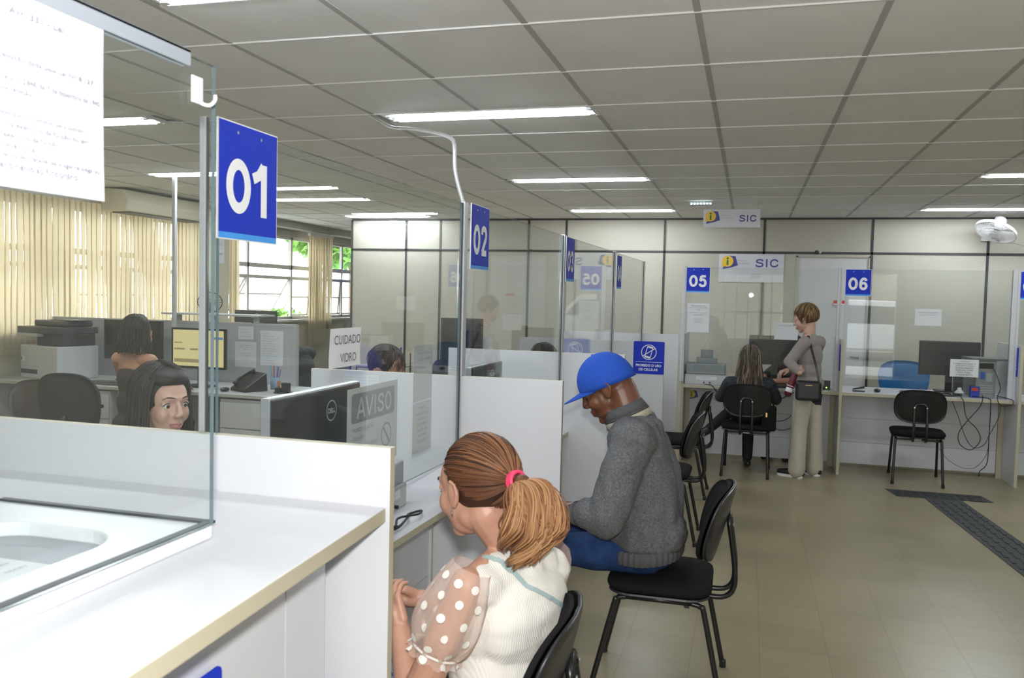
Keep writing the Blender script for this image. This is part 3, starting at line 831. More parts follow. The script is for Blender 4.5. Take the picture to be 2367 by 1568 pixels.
m = MB(); poly(m, F, [(.072, -.020), (.078, -.014), (.128, -.070), (.122, -.076)], AV, .0014); m.build('slash', o)
F = FX(xg(2.95) - .0085, 2.955, 1.305)
o = board('notice', F, .19, .21, .0008, PAPER, 'white phone number notice high on the glass by post 02', 'notice', 'white papers stacked on the glass by post 02')
text('lettering', 'MELHORE SEU CADASTRO', F, 0, .075, .13, .009, GREYINK, o); text('lettering', '(16) 3711-9090', F, 0, .05, .12, .014, GREYINK, o)
F = FX(xg(2.95) - .0085, 2.955, 1.10)
o = board('notice', F, .19, .19, .0008, PAPER, 'white document notice below the phone number notice by post 02', 'notice', 'white papers stacked on the glass by post 02')
AT = ['ATENÇÃO', 'É OBRIGATÓRIO A', 'APRESENTAÇÃO', 'DE DOCUMENTO', 'PESSOAL COM', 'FOTO PARA', 'ATENDIMENTO']
for k, s in enumerate(AT): text('lettering', s, F, 0, .072 - k * .021, .009 * len(s), .011, GREYINK, o)

# ================================================================ COUNTERS 05 TO 07 ACROSS THE BACK
YC = 8.43
bx = [(-.605, .835), (.862, 2.325), (2.352, 3.85)]
lab = ['white counter with notice board sticker under number 05', 'white counter under number 06 behind the empty chair', 'white counter under number 07 at the right edge']
for i, (a, b) in enumerate(bx):
    m = MB(); m.box((a, YC, .742), (b, YC + .68, .772), WHITE, edge=EDGE, thin=2)
    root = tag(m.build('service_counter', bevel=.001), lab[i], 'counter', 'white counters facing the entrance')
    m = MB(); yb = YC + .34
    for z0, z1 in ((.045, .255), (.258, .49), (.493, .742)): m.box((a + .045, yb, z0), (b - .05, yb + .018, z1), WHITE)
    m.build('front_panel', root)
    for c in (a, b - .045): MB().box((c, yb - .012, 0), (c + .045, yb + .01, .742), EDGE).build('side_post', root)
dl = ['beige edged divider panel left of counter 05', 'divider panel between counters 05 and 06', 'divider panel between counters 06 and 07']
for i, x in enumerate((-.632, .836, 2.326)):
    o = MB().box((x, 8.36 if i else 8.50, 0), (x + .025, 9.1, 1.272), WHITE, edge=EDGE, thin=0).build('divider_panel', bevel=.001)
    tag(o, dl[i], 'panel', 'divider panels of the back counters')
pl = ['white upright post left of sign 05', 'white upright post left of sign 06', 'white upright post left of sign 07']
WPOST = mat('white_post', (.60, .61, .64), .4)
for i, (a, b) in enumerate(((-.648, -.612), (.795, .8345), (2.262, 2.3245))):
    m = MB().box((a, 8.46, .773 if i else .80), (b, 8.495, 1.945), WPOST).box((a + (b - a) * .62, 8.455, .773 if i else .8), (a + (b - a) * .66, 8.4605, 1.945), ALU)
    tag(m.build('glass_post', bevel=.0015), pl[i], 'post', 'white posts of the back counters')
for (a, b, l) in ((-.608, .790, 'clear glass screen above counter 05'), (.860, 2.258, 'clear glass screen above counter 06'), (2.322, 3.80, 'clear glass screen above counter 07 at the right edge')):
    pane('glass_screen', (a, 8.478), (b, 8.478), .905, 1.935, .008, l, 'glass screens of the back counters')
number_sign('05', FN(-.499, 8.468, 1.808), 'blue number sign 05 left of the long haired woman', .222, .245)
number_sign('06', FN(.972, 8.468, 1.808), 'blue number sign 06 above the empty chair', .222, .245)
number_sign('07', FN(2.432, 8.468, 1.808), 'blue number sign 07 cut by the right edge', .222, .245)
phone_sign(FW(.8315, 8.50, 1.10), 'blue no phone sign on the divider right of the standing woman', .22, .25)
phone_sign(FW(2.3215, 8.54, 1.12), 'blue no phone sign on the divider right of the computer tower', .24, .26)
sic_sign(FN(-.004, YB - .013, 2.003), .735, .33, 'large white information sign SIC on the wall above counter 05', True)
o = sic_sign(FN(-.205, 8.60, 2.425), .545, .178, 'small white hanging sign SIC below the ceiling', False)
for x in (-.44, .045): MB().tube([(x, 8.603, 2.51), (x, 8.603, 2.60)], .0012, GREYINK, 5).build('hanging_wire', o)
F = FN(-.487, 8.468, 1.435)
o = curl_paper(F, .213, .285, .004, 8, 5, 'notice', 'white deadline notice taped under sign 05', 'notice')
for (s, y, w) in [('NOVO PRAZO DE', .118, .14), ('ISENÇÃO E REDUÇÃO', .099, .175), ('2024', .080, .04), ('DEMANDA: 01 DE MARÇO A', .048, .18), ('30 DE OUTUBRO', .030, .09), ('REDUÇÃO:', -.005, .085), ('01 DE JULHO A', -.024, .10), ('OUTUBRO', -.042, .085)]:
    text('print_line', s, F, 0, y, w, .011, GREYINK, o, lift=.0075)
F = FN(-.45, YC + .338, .625)
o = board('notice', F, .30, .165, .003, mat('white_sign_board', (.7, .7, .7), .5), 'white information board on the front of counter 05', 'sign'); info_logo(F, -.095, .02, .038, o)
text('lettering', 'Acesso à', F, .055, .025, .075, .014, LGREEN, o); text('lettering', 'informação', F, .062, .0, .09, .017, LGREEN, o)
def glass_note(x, z, w, h, lines, label, seed=1):
    F = FN(x, 8.4725, z); o = curl_paper(F, w, h, .0015, 4, seed, 'notice', label, 'notice')
    for (s, y, ww) in lines: text('print_line', s, F, 0, y, ww, .0125, GREYINK, o, lift=.0045)
glass_note(1.585, 1.500, .225, .155, [('MELHORE SEU CADASTRO', .045, .17), ('(16) 3711-9090', .02, .14)], 'white phone number notice on the glass above counter 06', 2)
F = FN(1.905, 8.4725, 1.045); o = curl_paper(F, .235, .16, .0015, 4, 3, 'notice', 'white document notice low on the glass by the computer tower', 'notice')
for k, s in enumerate(AT): text('print_line', s, F, 0, .062 - k * .0205, .0125 * len(s), .0125, INK, o, lift=.0045)
glass_note(.345, 1.33, .215, .165, [('MELHORE SEU CADASTRO', .055, .16)], 'white notice on the glass in front of the standing woman', 4)
# tactile guide path on the floor
TAC = mat('tactile_dark_grey', (.045, .047, .052), .7)
def tactile(name, pts, label, ang):
    m = MB(); m.prism(pts, 0, .004, TAC)
    o = tag(m.build(name), label, 'floor strip', 'dark tactile strips')
    return o
t1 = tactile('tactile_strip', [(1.195, 7.86), (1.25, 7.595), (1.985, 7.640), (1.945, 7.87)][::-1], 'dark tactile crossbar strip on the floor before the empty chair', 0)
t2 = tactile('tactile_strip', [(1.462, 7.606), (1.745, 7.622), (2.02, 4.4), (1.735, 4.4)][::-1], 'long dark tactile strip running from the crossbar to the right edge', 90)
rd = MB()
for k in range(26):
    y = 7.5 - k * .12
    for j in range(4):
        x = 1.50 + (7.6 - y) * .085 + j * .066; rd.box((x, y - .10, .004), (x + .022, y, .0085), TAC)
rd.build('raised_bars', t2)
rd = MB()
for k in range(10):
    for j in range(4): rd.box((1.26 + k * .068, 7.625 + j * .055, .004), (1.31 + k * .068, 7.645 + j * .055, .0085), TAC)
rd.build('raised_bars', t1)
# wall fan
o = empty('wall_fan', (2.46, YB - .02, 2.42), 0, 'round white oscillating fan on the back wall above counter 06', 'fan')
MESHW = mat('fan_white_wire', (.78, .78, .80), .4)
FC = Vector((.01, -.33, -.01)); nrm = Vector((-.39, -.33, -.86)).normalized()
rot = nrm.to_track_quat('Z', 'Y').to_matrix().to_4x4(); T4 = Matrix.Translation(FC) @ rot
MB().tube([(0, 0, -.02), (0, -.10, .02), (.0, -.20, .07)], .028, WHITEP, 12).box((-.05, -.02, -.09), (.05, .018, .05), WHITEP).build('wall_bracket', o, smooth=False, bevel=.004)
MB().lathe([(.0, -.17), (.045, -.165), (.06, -.15), (.062, -.06), (.05, -.04), (.0, -.04)], WHITEP, 20, M=T4).build('motor_housing', o, smooth=True)
rg = MB().lathe([(.198, -.012), (.207, -.012), (.207, .016), (.198, .016), (.198, -.012)], MESHW, 40, M=T4); rg.build('rim_ring', o, smooth=False)
gr = MB()
for k in range(60):
    a = 2 * PI * k / 60
    for sgn in (1, -1):
        pts = [T4 @ Vector((r_ * math.cos(a), r_ * math.sin(a), sgn * z_)) for r_, z_ in ((.045, .050), (.10, .046), (.16, .034), (.200, .012))]
        gr.tube(pts, .0014, MESHW, 4, caps=False)
for r_, z_ in ((.045, .05), (.09, .047), (.14, .04)):
    for sgn in (1, -1): gr.tube([T4 @ Vector((r_ * math.cos(2 * PI * k / 24), r_ * math.sin(2 * PI * k / 24), sgn * z_)) for k in range(24)], .0014, MESHW, 4, closed=True)
gr.build('wire_guard', o)
gr = MB(); gr.lathe([(0, .052), (.045, .050), (.045, .045), (0, .045)], MESHW, 20, M=T4); gr.build('centre_badge', o)
for k in range(3):
    b = MB(); a = 2 * PI * k / 3
    vs = []
    for (r_, w_) in ((.03, .03), (.10, .07), (.17, .085), (.185, .05)):
        for s_ in (-1, 1): vs.append(T4 @ Matrix.Rotation(a, 4, 'Z') @ Vector((r_, s_ * w_ * .6, s_ * .018)))
    b.add(vs, [(0, 1, 3, 2), (2, 3, 5, 4), (4, 5, 7, 6)], GREYP); b.build('fan_blade', o)
m = MB().tube(smooth_path([(2.52, YB - .03, 2.39), (2.75, YB - .018, 2.31), (3.1, YB - .016, 2.25), (3.5, YB - .014, 2.21)], 4), .003, WHITEP, 5); tag(m.build('fan_cord'), 'thin pale cord sagging across the wall right of the fan', 'cord')
# emergency light strip on ceiling and small camera on the rail
m = MB().box((-.62, 8.62, 2.565), (-.395, 8.70, 2.595), GREYP); o = tag(m.build('emergency_light', bevel=.003), 'small emergency light with a row of lit leds on the ceiling', 'emergency light')
LED = mat('led_white', (1, 1, 1), .5, emit=(.8, 1, 1), es=9)
for k in range(7): MB().ell((-.60 + k * .031, 8.617, 2.572), (.008, .004, .006), LED, 8, 6).build('led', o)
# air conditioner high on the window side
ACM = mat('ac_cream_plastic', (.74, .69, .54), .5)
m = MB(); pr = [(0, 0), (.30, 0), (.33, .10), (.27, .21), (0, .23)]
k0 = []
ya, yb_ = 6.95, 8.30
vs = [(XW + .25 + p[0], ya, 2.36 + p[1]) for p in pr] + [(XW + .25 + p[0], yb_, 2.36 + p[1]) for p in pr]
fs = [(0, 1, 2, 3, 4)[::-1], (5, 6, 7, 8, 9)] + [(i, (i + 1) % 5, 5 + (i + 1) % 5, 5 + i) for i in range(5)]
m.add(vs, fs, ACM)
o = tag(m.build('air_conditioner', bevel=.012), 'long cream air conditioner hung below the ceiling above the blinds', 'air conditioner')
m = MB().box((XW + .30, ya + .1, 2.350), (XW + .52, yb_ - .1, 2.362), DARKTRIM); m.build('air_outlet', o)
# cable pole at the desks
m = MB().box((-4.86, 6.235, .78), (-4.83, 6.265, 2.60), ALU); tag(m.build('cable_pole'), 'thin grey cable pole rising from the desks to the ceiling', 'pole')
# notice on the grey pier
F = FX(-6.298, 8.98, 2.08); o = board('notice', F, .16, .30, .002, PAPER, 'small sheet pinned on the pier between the blinds and the open window', 'notice')
for k in range(2): text('print_line', 'AVISO' if k == 0 else 'BANHEIRO', F, 0, .08 - k * .12, .10, .03, GREYINK, o)
F = FX  # small red label by door
Fl = FN(.985, YB - .013, 1.62)
o = board('door_label', Fl, .12, .05, .002, mat('label_red', (.6, .04, .03), .5), 'small red and white label on the door behind the standing woman', 'label')
m = MB(); quad(m, Fl, -.06, -.025, .06, -.012, SIGNW, .001); m.build('white_band', o)

c = Vector((0.719,10.270,2.196)); o = tag(MB().ell(c, (.022, .018, .022), DARKTRIM, 14, 10).build('wall_camera', smooth=True), 'tiny dark camera ball on the black rail above the white door', 'camera')
MB().ell(c + Vector((.035, 0, -.003)), (.016, .014, .016), ALU, 12, 8).build('camera_lens', o, smooth=True)
F = FN(-1.615, 3.3185, 1.215); o = curl_paper(F, .165, .062, .0015, 4, 6, 'notice', 'pale strip of small printed slips on the divider below the CUIDADO paper', 'notice')
for k in range(3):
    for j in range(4): text('print_line', 'protocolo', F, -.055 + k * .055, .018 - j * .012, .04, .006, GREYINK, o, lift=.0045)

# ================================================================ CHAIRS
def chair_parts(root, seat_mat=BLACKF, back_mat=BLACKP, arm=False):
    # seat pad: rounded, crowned
    def pad(w, d, t, z, mt, crown=.012, r=.10):
        m = MB(); rings = []
        for (s, zz) in ((.90, 0), (.985, .012), (1.0, t * .5), (.985, t * .85), (.93, t), (.70, t + crown * .6), (.35, t + crown), (.02, t + crown)):
            rings.append([(x * s, y * s, z + zz) for x, y in rrect(w, d, r, 6)])
        n = len(rings[0]); vs = [p for rg_ in rings for p in rg_]; fs = [tuple(range(n))[::-1]]
        for j in range(len(rings) - 1):
            for i in range(n): fs.append((j * n + i, j * n + (i + 1) % n, (j + 1) * n + (i + 1) % n, (j + 1) * n + i))
        m.add(vs, fs, mt); return m
    pad(.455, .42, .045, .425, seat_mat).build('seat', root, smooth=True)
    pad(.44, .405, .010, .4145, BLACKP, crown=0, r=.09).build('seat_pan', root, smooth=False)
    # backrest: curved shell
    def shell(off, t, mt, w=.43, h=.31, sc=1.0):
        m = MB(); n = 9; k = 7; P = []
        def pt(u, v, side):
            # superellipse outline
            a = math.atan2(v, u); 
            x = u * w / 2 * sc; z = v * h / 2 * sc
            y = -.215 - .045 * v * .9 + .055 * (u ** 2) * 1.0 + off - side * t * (1 - .0)
            return (x, y - .02, .705 + z)
        N = 40; R_ = 8; vs = []; fs = []
        for side in (0, 1):
            for j in range(R_ + 1):
                rr = j / R_
                for i in range(N):
                    a = 2 * PI * i / N; c, s_ = math.cos(a), math.sin(a)
                    u = abs(c) ** .62 * (1 if c >= 0 else -1) * rr; v = abs(s_) ** .72 * (1 if s_ >= 0 else -1) * rr
                    fl = 1 - (rr ** 6) * .45
                    p = pt(u, v, 0); yy = (off + t / 2 * fl) if side == 0 else (off - t / 2 * fl)
                    vs.append((p[0], p[1] - off + yy, p[2]))
        S_ = (R_ + 1) * N
        for side in (0, 1):
            for j in range(R_):
                for i in range(N):
                    q = (side * S_ + j * N + i, side * S_ + j * N + (i + 1) % N, side * S_ + (j + 1) * N + (i + 1) % N, side * S_ + (j + 1) * N + i)
                    fs.append(q if side else q[::-1])
        for i in range(N): fs.append((R_ * N + i, R_ * N + (i + 1) % N, S_ + R_ * N + (i + 1) % N, S_ + R_ * N + i))
        return m.add(vs, fs, mt)
    shell(.014, .030, seat_mat, sc=.965).build('backrest_pad', root, smooth=True)
    shell(-.010, .022, back_mat).build('backrest_shell', root, smooth=True)
    # bent double tube joining backrest and seat
    P = []
    for s in (-1, 1):
        P.append(smooth_path([(s * .052, .02, .402), (s * .052, -.17, .398), (s * .052, -.255, .402), (s * .052, -.292, .44), (s * .052, -.295, .52), (s * .052, -.282, .62), (s * .050, -.270, .69)], 5))
    MB().tube(P[0] + smooth_path([(-.050, -.268, .70), (-.030, -.266, .728), (.030, -.266, .728), (.050, -.268, .70)], 3) + P[1][::-1], .0115, BLACKM, 8).build('back_support', root, smooth=True)
    for s in (-1, 1): MB().ell((s * .050, -.283, .70), (.008, .004, .008), SCREWM, 8, 6).build('screw', root)
    for sx in (-1, 1):
        MB().tube(smooth_path([(sx * .205, .262, .0), (sx * .192, .175, .36), (sx * .188, .160, .395), (sx * .185, .125, .404)], 5), .0115, BLACKM, 8).build('leg', root, smooth=True)
        MB().tube(smooth_path([(sx * .205, -.262, .0), (sx * .190, -.185, .36), (sx * .187, -.168, .395), (sx * .185, -.130, .404)], 5), .0115, BLACKM, 8).build('leg', root, smooth=True)
        MB().tube([(sx * .185, .128, .404), (sx * .185, -.132, .404)], .011, BLACKM, 8).build('side_rail', root, smooth=True)
        for sy in (-1, 1): MB().lathe([(0, 0), (.0145, 0), (.0145, .028), (.012, .034), (0, .034)], BLACKP, 12, c=(sx * .2045, sy * .2605, 0)).build('foot_cap', root)
    MB().box((-.19, -.125, .385), (.19, -.105, .400), BLACKM).build('cross_bar', root)
    MB().box((-.03, -.1272, .386), (.03, -.1252, .399), PAPER).build('white_label', root)
def chair(loc, rz, label, proto=None):
    if proto is None:
        o = empty('visitor_chair'); chair_parts(o)
    else: o = copy_tree(proto)
    o.location = loc; o.rotation_euler = (0, 0, R(rz)); tag(o, label, 'chair', 'black visitor chairs')
    return o
C0 = chair((-.315, 3.515, 0), 91, 'black visitor chair under the man in the blue cap')
chair((-.650, 1.93, 0), 97, 'black visitor chair holding the ponytailed woman', C0)
chair((-.55, 5.72, 0), 90, 'black visitor chair partly hidden behind the back of the man in the blue cap', C0)
chair((-.555, 7.06, 0), 90, 'black visitor chair seen side on below the board on counter 05', C0)
chair((.015, 8.13, 0), -2, 'black visitor chair with the long haired woman sitting on it', C0)
chair((1.515, 8.36, 0), -5, 'empty black visitor chair in front of counter 06', C0)

# ================================================================ CLERKS SIDE
def office_chair(loc, rz, label, cloth, shell_mat, ztop=.98, w=.45, hb=.46):
    o = empty('office_chair', loc, R(rz), label, 'office chair', None)
    zc = ztop - hb / 2
    m = MB(); N = 36; vs = []; fs = []
    for side in (0, 1):
        for j in range(7):
            rr = j / 6
            for i in range(N):
                a = 2 * PI * i / N; c, s_ = math.cos(a), math.sin(a)
                u = abs(c) ** .7 * (1 if c >= 0 else -1) * rr; v = abs(s_) ** .8 * (1 if s_ >= 0 else -1) * rr
                wd = w / 2 * (1 + .12 * v)
                fl = 1 - rr ** 6 * .5
                vs.append((u * wd, -.22 + .05 * u * u - .03 * v + (.026 * fl if side == 0 else -.026 * fl), zc + v * hb / 2))
    S_ = 7 * N
    for side in (0, 1):
        for j in range(6):
            for i in range(N):
                q = (side * S_ + j * N + i, side * S_ + j * N + (i + 1) % N, side * S_ + (j + 1) * N + (i + 1) % N, side * S_ + (j + 1) * N + i); fs.append(q if side else q[::-1])
    for i in range(N): fs.append((6 * N + i, 6 * N + (i + 1) % N, S_ + 6 * N + (i + 1) % N, S_ + 6 * N + i))
    k_ = len(fs) // 2
    m.add(vs, fs, cloth); m.build('backrest', o, smooth=True)
    MB().tube(smooth_path([(0, -.245, zc - .05), (0, -.285, .60), (0, -.27, .44), (0, -.08, .42)], 5), .022, BLACKM, 8, flat=.5).build('back_bar', o, smooth=True)
    m = MB()
    for sc, z in ((.9, .43), (1, .45), (1, .49), (.92, .51), (.4, .52)): pass
    rings = [[(x * s, y * s, z) for x, y in rrect(.47, .44, .12, 5)] for s, z in ((.9, .425), (1, .445), (1, .485), (.92, .508), (.5, .52), (.02, .52))]
    n = len(rings[0]); vs = [p for r_ in rings for p in r_]; fs = [tuple(range(n))[::-1]]
    for j in range(5):
        for i in range(n): fs.append((j * n + i, j * n + (i + 1) % n, (j + 1) * n + (i + 1) % n, (j + 1) * n + i))
    m.add(vs, fs, cloth); m.build('seat', o, smooth=True)
    MB().tube([(0, 0, .08), (0, 0, .43)], .028, BLACKM, 12).build('gas_column', o)
    for k in range(5):
        a = 2 * PI * k / 5 + .3; b = MB()
        b.tube([(0, 0, .10), (math.cos(a) * .27, math.sin(a) * .27, .065)], [.024, .015], BLACKP, 8); b.build('base_arm', o)
        MB().lathe([(0, -.02), (.026, -.02), (.026, .02), (0, .02)], BLACKP, 12, M=Matrix.Rotation(PI / 2, 4, 'X'), c=(math.cos(a) * .27, math.sin(a) * .27, .0275)).build('castor', o)
    return o
BLUEP = mat('blue_chair_plastic', (0.012, 0.13, 0.34), .4); DKCH = mat('dark_chair_fabric', (.022, .022, .020), .8, noise_amt=.2); BRN = mat('brown_chair_shell', (.06, .04, .033), .35)
TEAL = mat('teal_chair_fabric', (.03, .06, .08), .8)
office_chair((-4.60, 4.95, 0), 12, 'dark office chair behind the bare backed clerk', DKCH, DKCH, 1.00, .44, .50)
office_chair((-5.40, 5.15, 0), 195, 'small brown office chair under the printer desk', BRN, BRN, .85, .36, .36)
office_chair((-4.95, 3.9, 0), 180, 'blue office chair cut by the left edge', BLUEP, BLUEP, .82, .42, .40)
office_chair((-2.05, 2.12, 0), -78, 'dark teal office chair of the young woman clerk', TEAL, TEAL, .97, .46, .42)
office_chair((-3.05, 5.15, 0), 60, 'grey office chair near the drawer desk', mat('grey_chair_fabric', (.20, .22, .23), .8), DKCH, .86, .44, .36)
office_chair((1.62, 9.62, 0), 180, 'blue plastic backed office chair behind counter 06', BLUEP, BLUEP, 1.01, .50, .44)
office_chair((-2.65, 7.6, 0), 160, 'dark office chair by the panel wall behind the document trays', DKCH, DKCH, .98, .44, .42)

# desks
DESK = mat('pale_grey_desk', (.52, .53, .53), .45); DESKE = mat('grey_desk_edge', (.46, .45, .40), .5); PART = mat('grey_partition', (.45, .46, .48), .6); DRAW = mat('drawer_grey', (.58, .58, .58), .5)
m = MB(); m.prism([(-6.42, 5.72), (-3.50, 5.72), (-3.46, 5.80), (-3.46, 6.46), (-6.42, 6.46)], .752, .780, DESK, DESKE)
o = tag(m.build('desk', bevel=.004), 'long pale grey desk with printer, monitors and telephone below the blinds', 'desk')
for x in (-6.38, -5.05, -3.52): MB().box((x, 5.80, 0), (x + .03, 6.44, .752), DESK).build('side_panel', o)
MB().box((-6.36, 6.40, .30), (-3.52, 6.42, .752), DESK).build('modesty_panel', o)
def drawers(x0, x1, y, ztop, label, n=3, extra=None):
    r = tag(MB().box((x0, y, .06), (x1, y + .48, ztop), DRAW).build('drawer_unit', bevel=.002), label, 'drawer unit', 'drawer units under the long desk')
    h = (ztop - .10) / n
    for k in range(n):
        z0 = .08 + k * h
        d = MB().box((x0 + .008, y - .018, z0 + .004), (x1 - .008, y - .0008, z0 + h - .004), DRAW).build('drawer', r, bevel=.002)
        if k < n - 1 or n == 4:
            MB().tube(smooth_path([((x0 + x1) / 2 - .06, y - .020, z0 + h * .55), ((x0 + x1) / 2 - .03, y - .032, z0 + h * .5), ((x0 + x1) / 2 + .03, y - .032, z0 + h * .5), ((x0 + x1) / 2 + .06, y - .020, z0 + h * .55)], 4), .005, ALU, 6).build('drawer_handle', d)
        else:
            MB().lathe([(0, 0), (.016, 0), (.014, .008), (0, .008)], BLACKM, 14, M=Matrix.Rotation(PI / 2, 4, 'X'), c=(x1 - .07, y - .018, z0 + h * .5)).build('lock', d)
    return r
drawers(-4.03, -3.56, 5.76, .735, 'grey drawer unit under the right end of the long desk', 3)
drawers(-5.48, -5.08, 5.76, .735, 'grey drawer unit under the desk near the printer', 3)
m = MB().box((-6.44, 6.47, .30), (-3.80, 6.50, 1.300), PART).box((-6.44, 6.465, 1.300), (-3.80, 6.505, 1.312), ALU).box((-3.80, 6.465, .0), (-3.765, 6.505, 1.312), ALU).box((-6.44, 6.47, 0), (-6.41, 6.50, .3), ALU)
part = tag(m.build('desk_partition'), 'grey low office partition behind the long desk with papers on it', 'partition')
m = MB().box((-5.10, 6.40, 1.370), (-4.10, 6.66, 1.385), DESK)
for x in (-5.0, -4.62, -4.2): m.box((x, 6.475, 1.3125), (x + .05, 6.495, 1.370), DESK)
tag(m.build('partition_shelf'), 'narrow grey shelf raised above the partition', 'shelf')
def wall_note(x, z, w, h, lines, label, seed):
    F = FN(x, 6.4685, z); o = curl_paper(F, w, h, .002, 4, seed, 'notice', label, 'notice')
    for (s, y, ww, cx) in lines: text('print_line', s, F, cx, y, ww, .010, GREYINK, o, lift=.0055)
wall_note(-4.27, 1.225, .155, .115, [('Lembrete de prazos', .03, .09, 0), ('atendimento', .01, .08, 0), ('ao contribuinte', -.03, .10, 0)], 'small blank looking memo pinned upper left on the partition', 1)
wall_note(-4.27, 1.035, .215, .225, [('NOVO PRAZO DE', .08, .13, 0), ('ISENÇÃO E REDUÇÃO', .062, .165, 0), ('2024', .044, .035, 0), ('DEMANDA: 01 DE MARÇO A', .01, .165, 0), ('OUTUBRO', -.010, .08, 0), ('01 DE JULHO', -.05, .08, 0)], 'white deadline notice pinned on the partition above the telephone', 2)
wall_note(-4.01, 1.100, .225, .305, [(s, .125 - k * .0215, w, -.01 - (.16 - w) / 2) for k, (s, w) in enumerate([('RAMAIS', .05), ('3711 CADASTRO GERAL', .11), ('3711 DIVISÃO DE RECEITA IMOB', .17), ('3711 DE TRIBUTOS', .12), ('3711 DÍVIDA ATIVA', .13), ('3711 FISCALIZAÇÃO DE OBRAS', .17), ('3711 PROTOCOLO GERAL', .13), ('3711 SALA DE REUNIÕES', .14), ('3711 OBRAS', .09), ('3711 PLANTÃO DE ITBI', .15), ('3711 ISSQN', .07), ('3711 ARQUIVO GERAL', .11), ('3711 SALA DE APOIO', .12)])], 'tall extension list sheet pinned at the right of the partition', 3)

# monitors
SCRY = mat('screen_beige', (.10, .09, .05), .3, emit=(.50, .43, .20), es=.62); SCRD = mat('dark_screen', (.012, .013, .015), .15)
SILV = mat('silver_monitor_frame', (.45, .47, .50), .28, .5)
def monitor(loc, rz, label, w=.50, h=.30, front=True, frame_m=BLACKP, screen=SCRD, logo=False, stand_h=.10, content=False):
    o = empty('monitor', loc, R(rz), label, 'monitor')
    z0 = stand_h; t = .03
    m = MB().box((-w / 2, -t / 2, z0), (w / 2, t / 2, z0 + h), BLACKP); m.build('casing', o, bevel=.006)
    f = MB(); b = .014
    f.box((-w / 2 - .002, -t / 2 - .003, z0 + h - b), (w / 2 + .002, t / 2 - .004, z0 + h + .003), frame_m); f.box((-w / 2 - .002, -t / 2 - .003, z0 - .003), (w / 2 + .002, t / 2 - .004, z0 + b + .004), frame_m)
    f.box((-w / 2 - .003, -t / 2 - .003, z0), (-w / 2 + b, t / 2 - .004, z0 + h), frame_m); f.box((w / 2 - b, -t / 2 - .003, z0), (w / 2 + .003, t / 2 - .004, z0 + h), frame_m)
    f.build('bezel', o, bevel=.003)
    s = MB().box((-w / 2 + b, -t / 2 - .0015, z0 + b), (w / 2 - b, -t / 2 + .001, z0 + h - b), screen).build('screen', o)
    if content:
        F = frame((0, -t / 2 - .0018, z0 + h / 2), (1, 0, 0), (0, 0, 1)); G = mat('screen_olive', (.05, .045, .02), .3, emit=(.22, .18, .09), es=.6); B = mat('screen_blue', (.02, .04, .08), .3, emit=(.05, .16, .34), es=.6)
        q = MB(); quad(q, F, -w * .45, -.015, -w * .25, 0, G); quad(q, F, -w * .15, -.015, 0, 0, G); quad(q, F, -w * .45, .04, -w * .3, .05, G); quad(q, F, w * .25, .08, w * .46, .1, B); quad(q, F, -w * .45, -.12, w * .2, -.09, G); q.build('screen_content', s)
    MB().box((-.03, -.005 + .02, .01), (.03, .028 + .02, z0 + h * .30), BLACKP).build('stand_neck', o, bevel=.003)
    MB().box((-.12, -.09, 0), (.12, .09, .012), BLACKP).build('stand_base', o, bevel=.004)
    if logo:
        F = frame((-.068, t / 2 + .0008, z0 + h * .79), (-1, 0, 0), (0, 0, 1)); q = MB(); LG = mat('silver_logo', (.62, .64, .66), .3, .3)
        disc(q, F, 0, 0, .033, LG, .0006, 36, .029); q.build('logo_ring', o)
        text('logo_lettering', 'DELL', F, 0, 0, .046, .016, LG, o, bold=.05)
    return o
# monitor on counter 01, its back to the customers (glass side)
monitor((-1.262, 2.285, .772), -90, 'black monitor with silver edge and round logo, its back against the glass of counter 01', .545, .335, frame_m=SILV, logo=True, stand_h=.195)
monitor((-1.26, 3.98, .772), -90, 'black monitor with silver edge behind the glass of counter 02', .50, .32, frame_m=SILV, logo=True, stand_h=.17)
monitor((-5.24, 6.22, .781), 0, 'dark blank monitor in front of the bare backed clerk', .60, .345, screen=SCRD, stand_h=.185)
monitor((-4.44, 6.05, .781), 0, 'monitor showing a pale yellow page on the long desk', .52, .335, screen=SCRY, content=True, stand_h=.155)
monitor((-2.16, 6.2, .80), 8, 'tall dark monitor on the distant desk right of post 02', .33, .38, screen=SCRD, stand_h=.24)
monitor((1.895, 9.04, .773), 176, 'black monitor seen from behind on counter 06', .53, .33, logo=False, stand_h=.16)
monitor((.26, 8.95, .773), 186, 'black monitor on counter 05 partly behind the standing woman', .50, .29, stand_h=.20)
m = MB().box((-4.62, 6.52, 1.3125), (-4.61, 6.53, 1.32), BLACKP)
# laptop lid on partition shelf
m = MB().box((-4.68, 6.90, 1.30), (-4.24, 6.93, 1.415), mat('dark_grey_lid', (.07, .07, .065), .4)).box((-4.5, 6.905, .0), (-4.42, 6.925, 1.30), BLACKP)
o = tag(m.build('monitor', bevel=.004), 'dark grey monitor top rising behind the partition below the open window', 'monitor')
F = FN(-4.46, 6.899, 1.36); q = MB(); disc(q, F, .02, 0, .028, SCREWM, .0006, 24, .024); quad(q, F, -.04, -.01, -.01, .012, SIGNW, .0006); q.build('logo_mark', o)
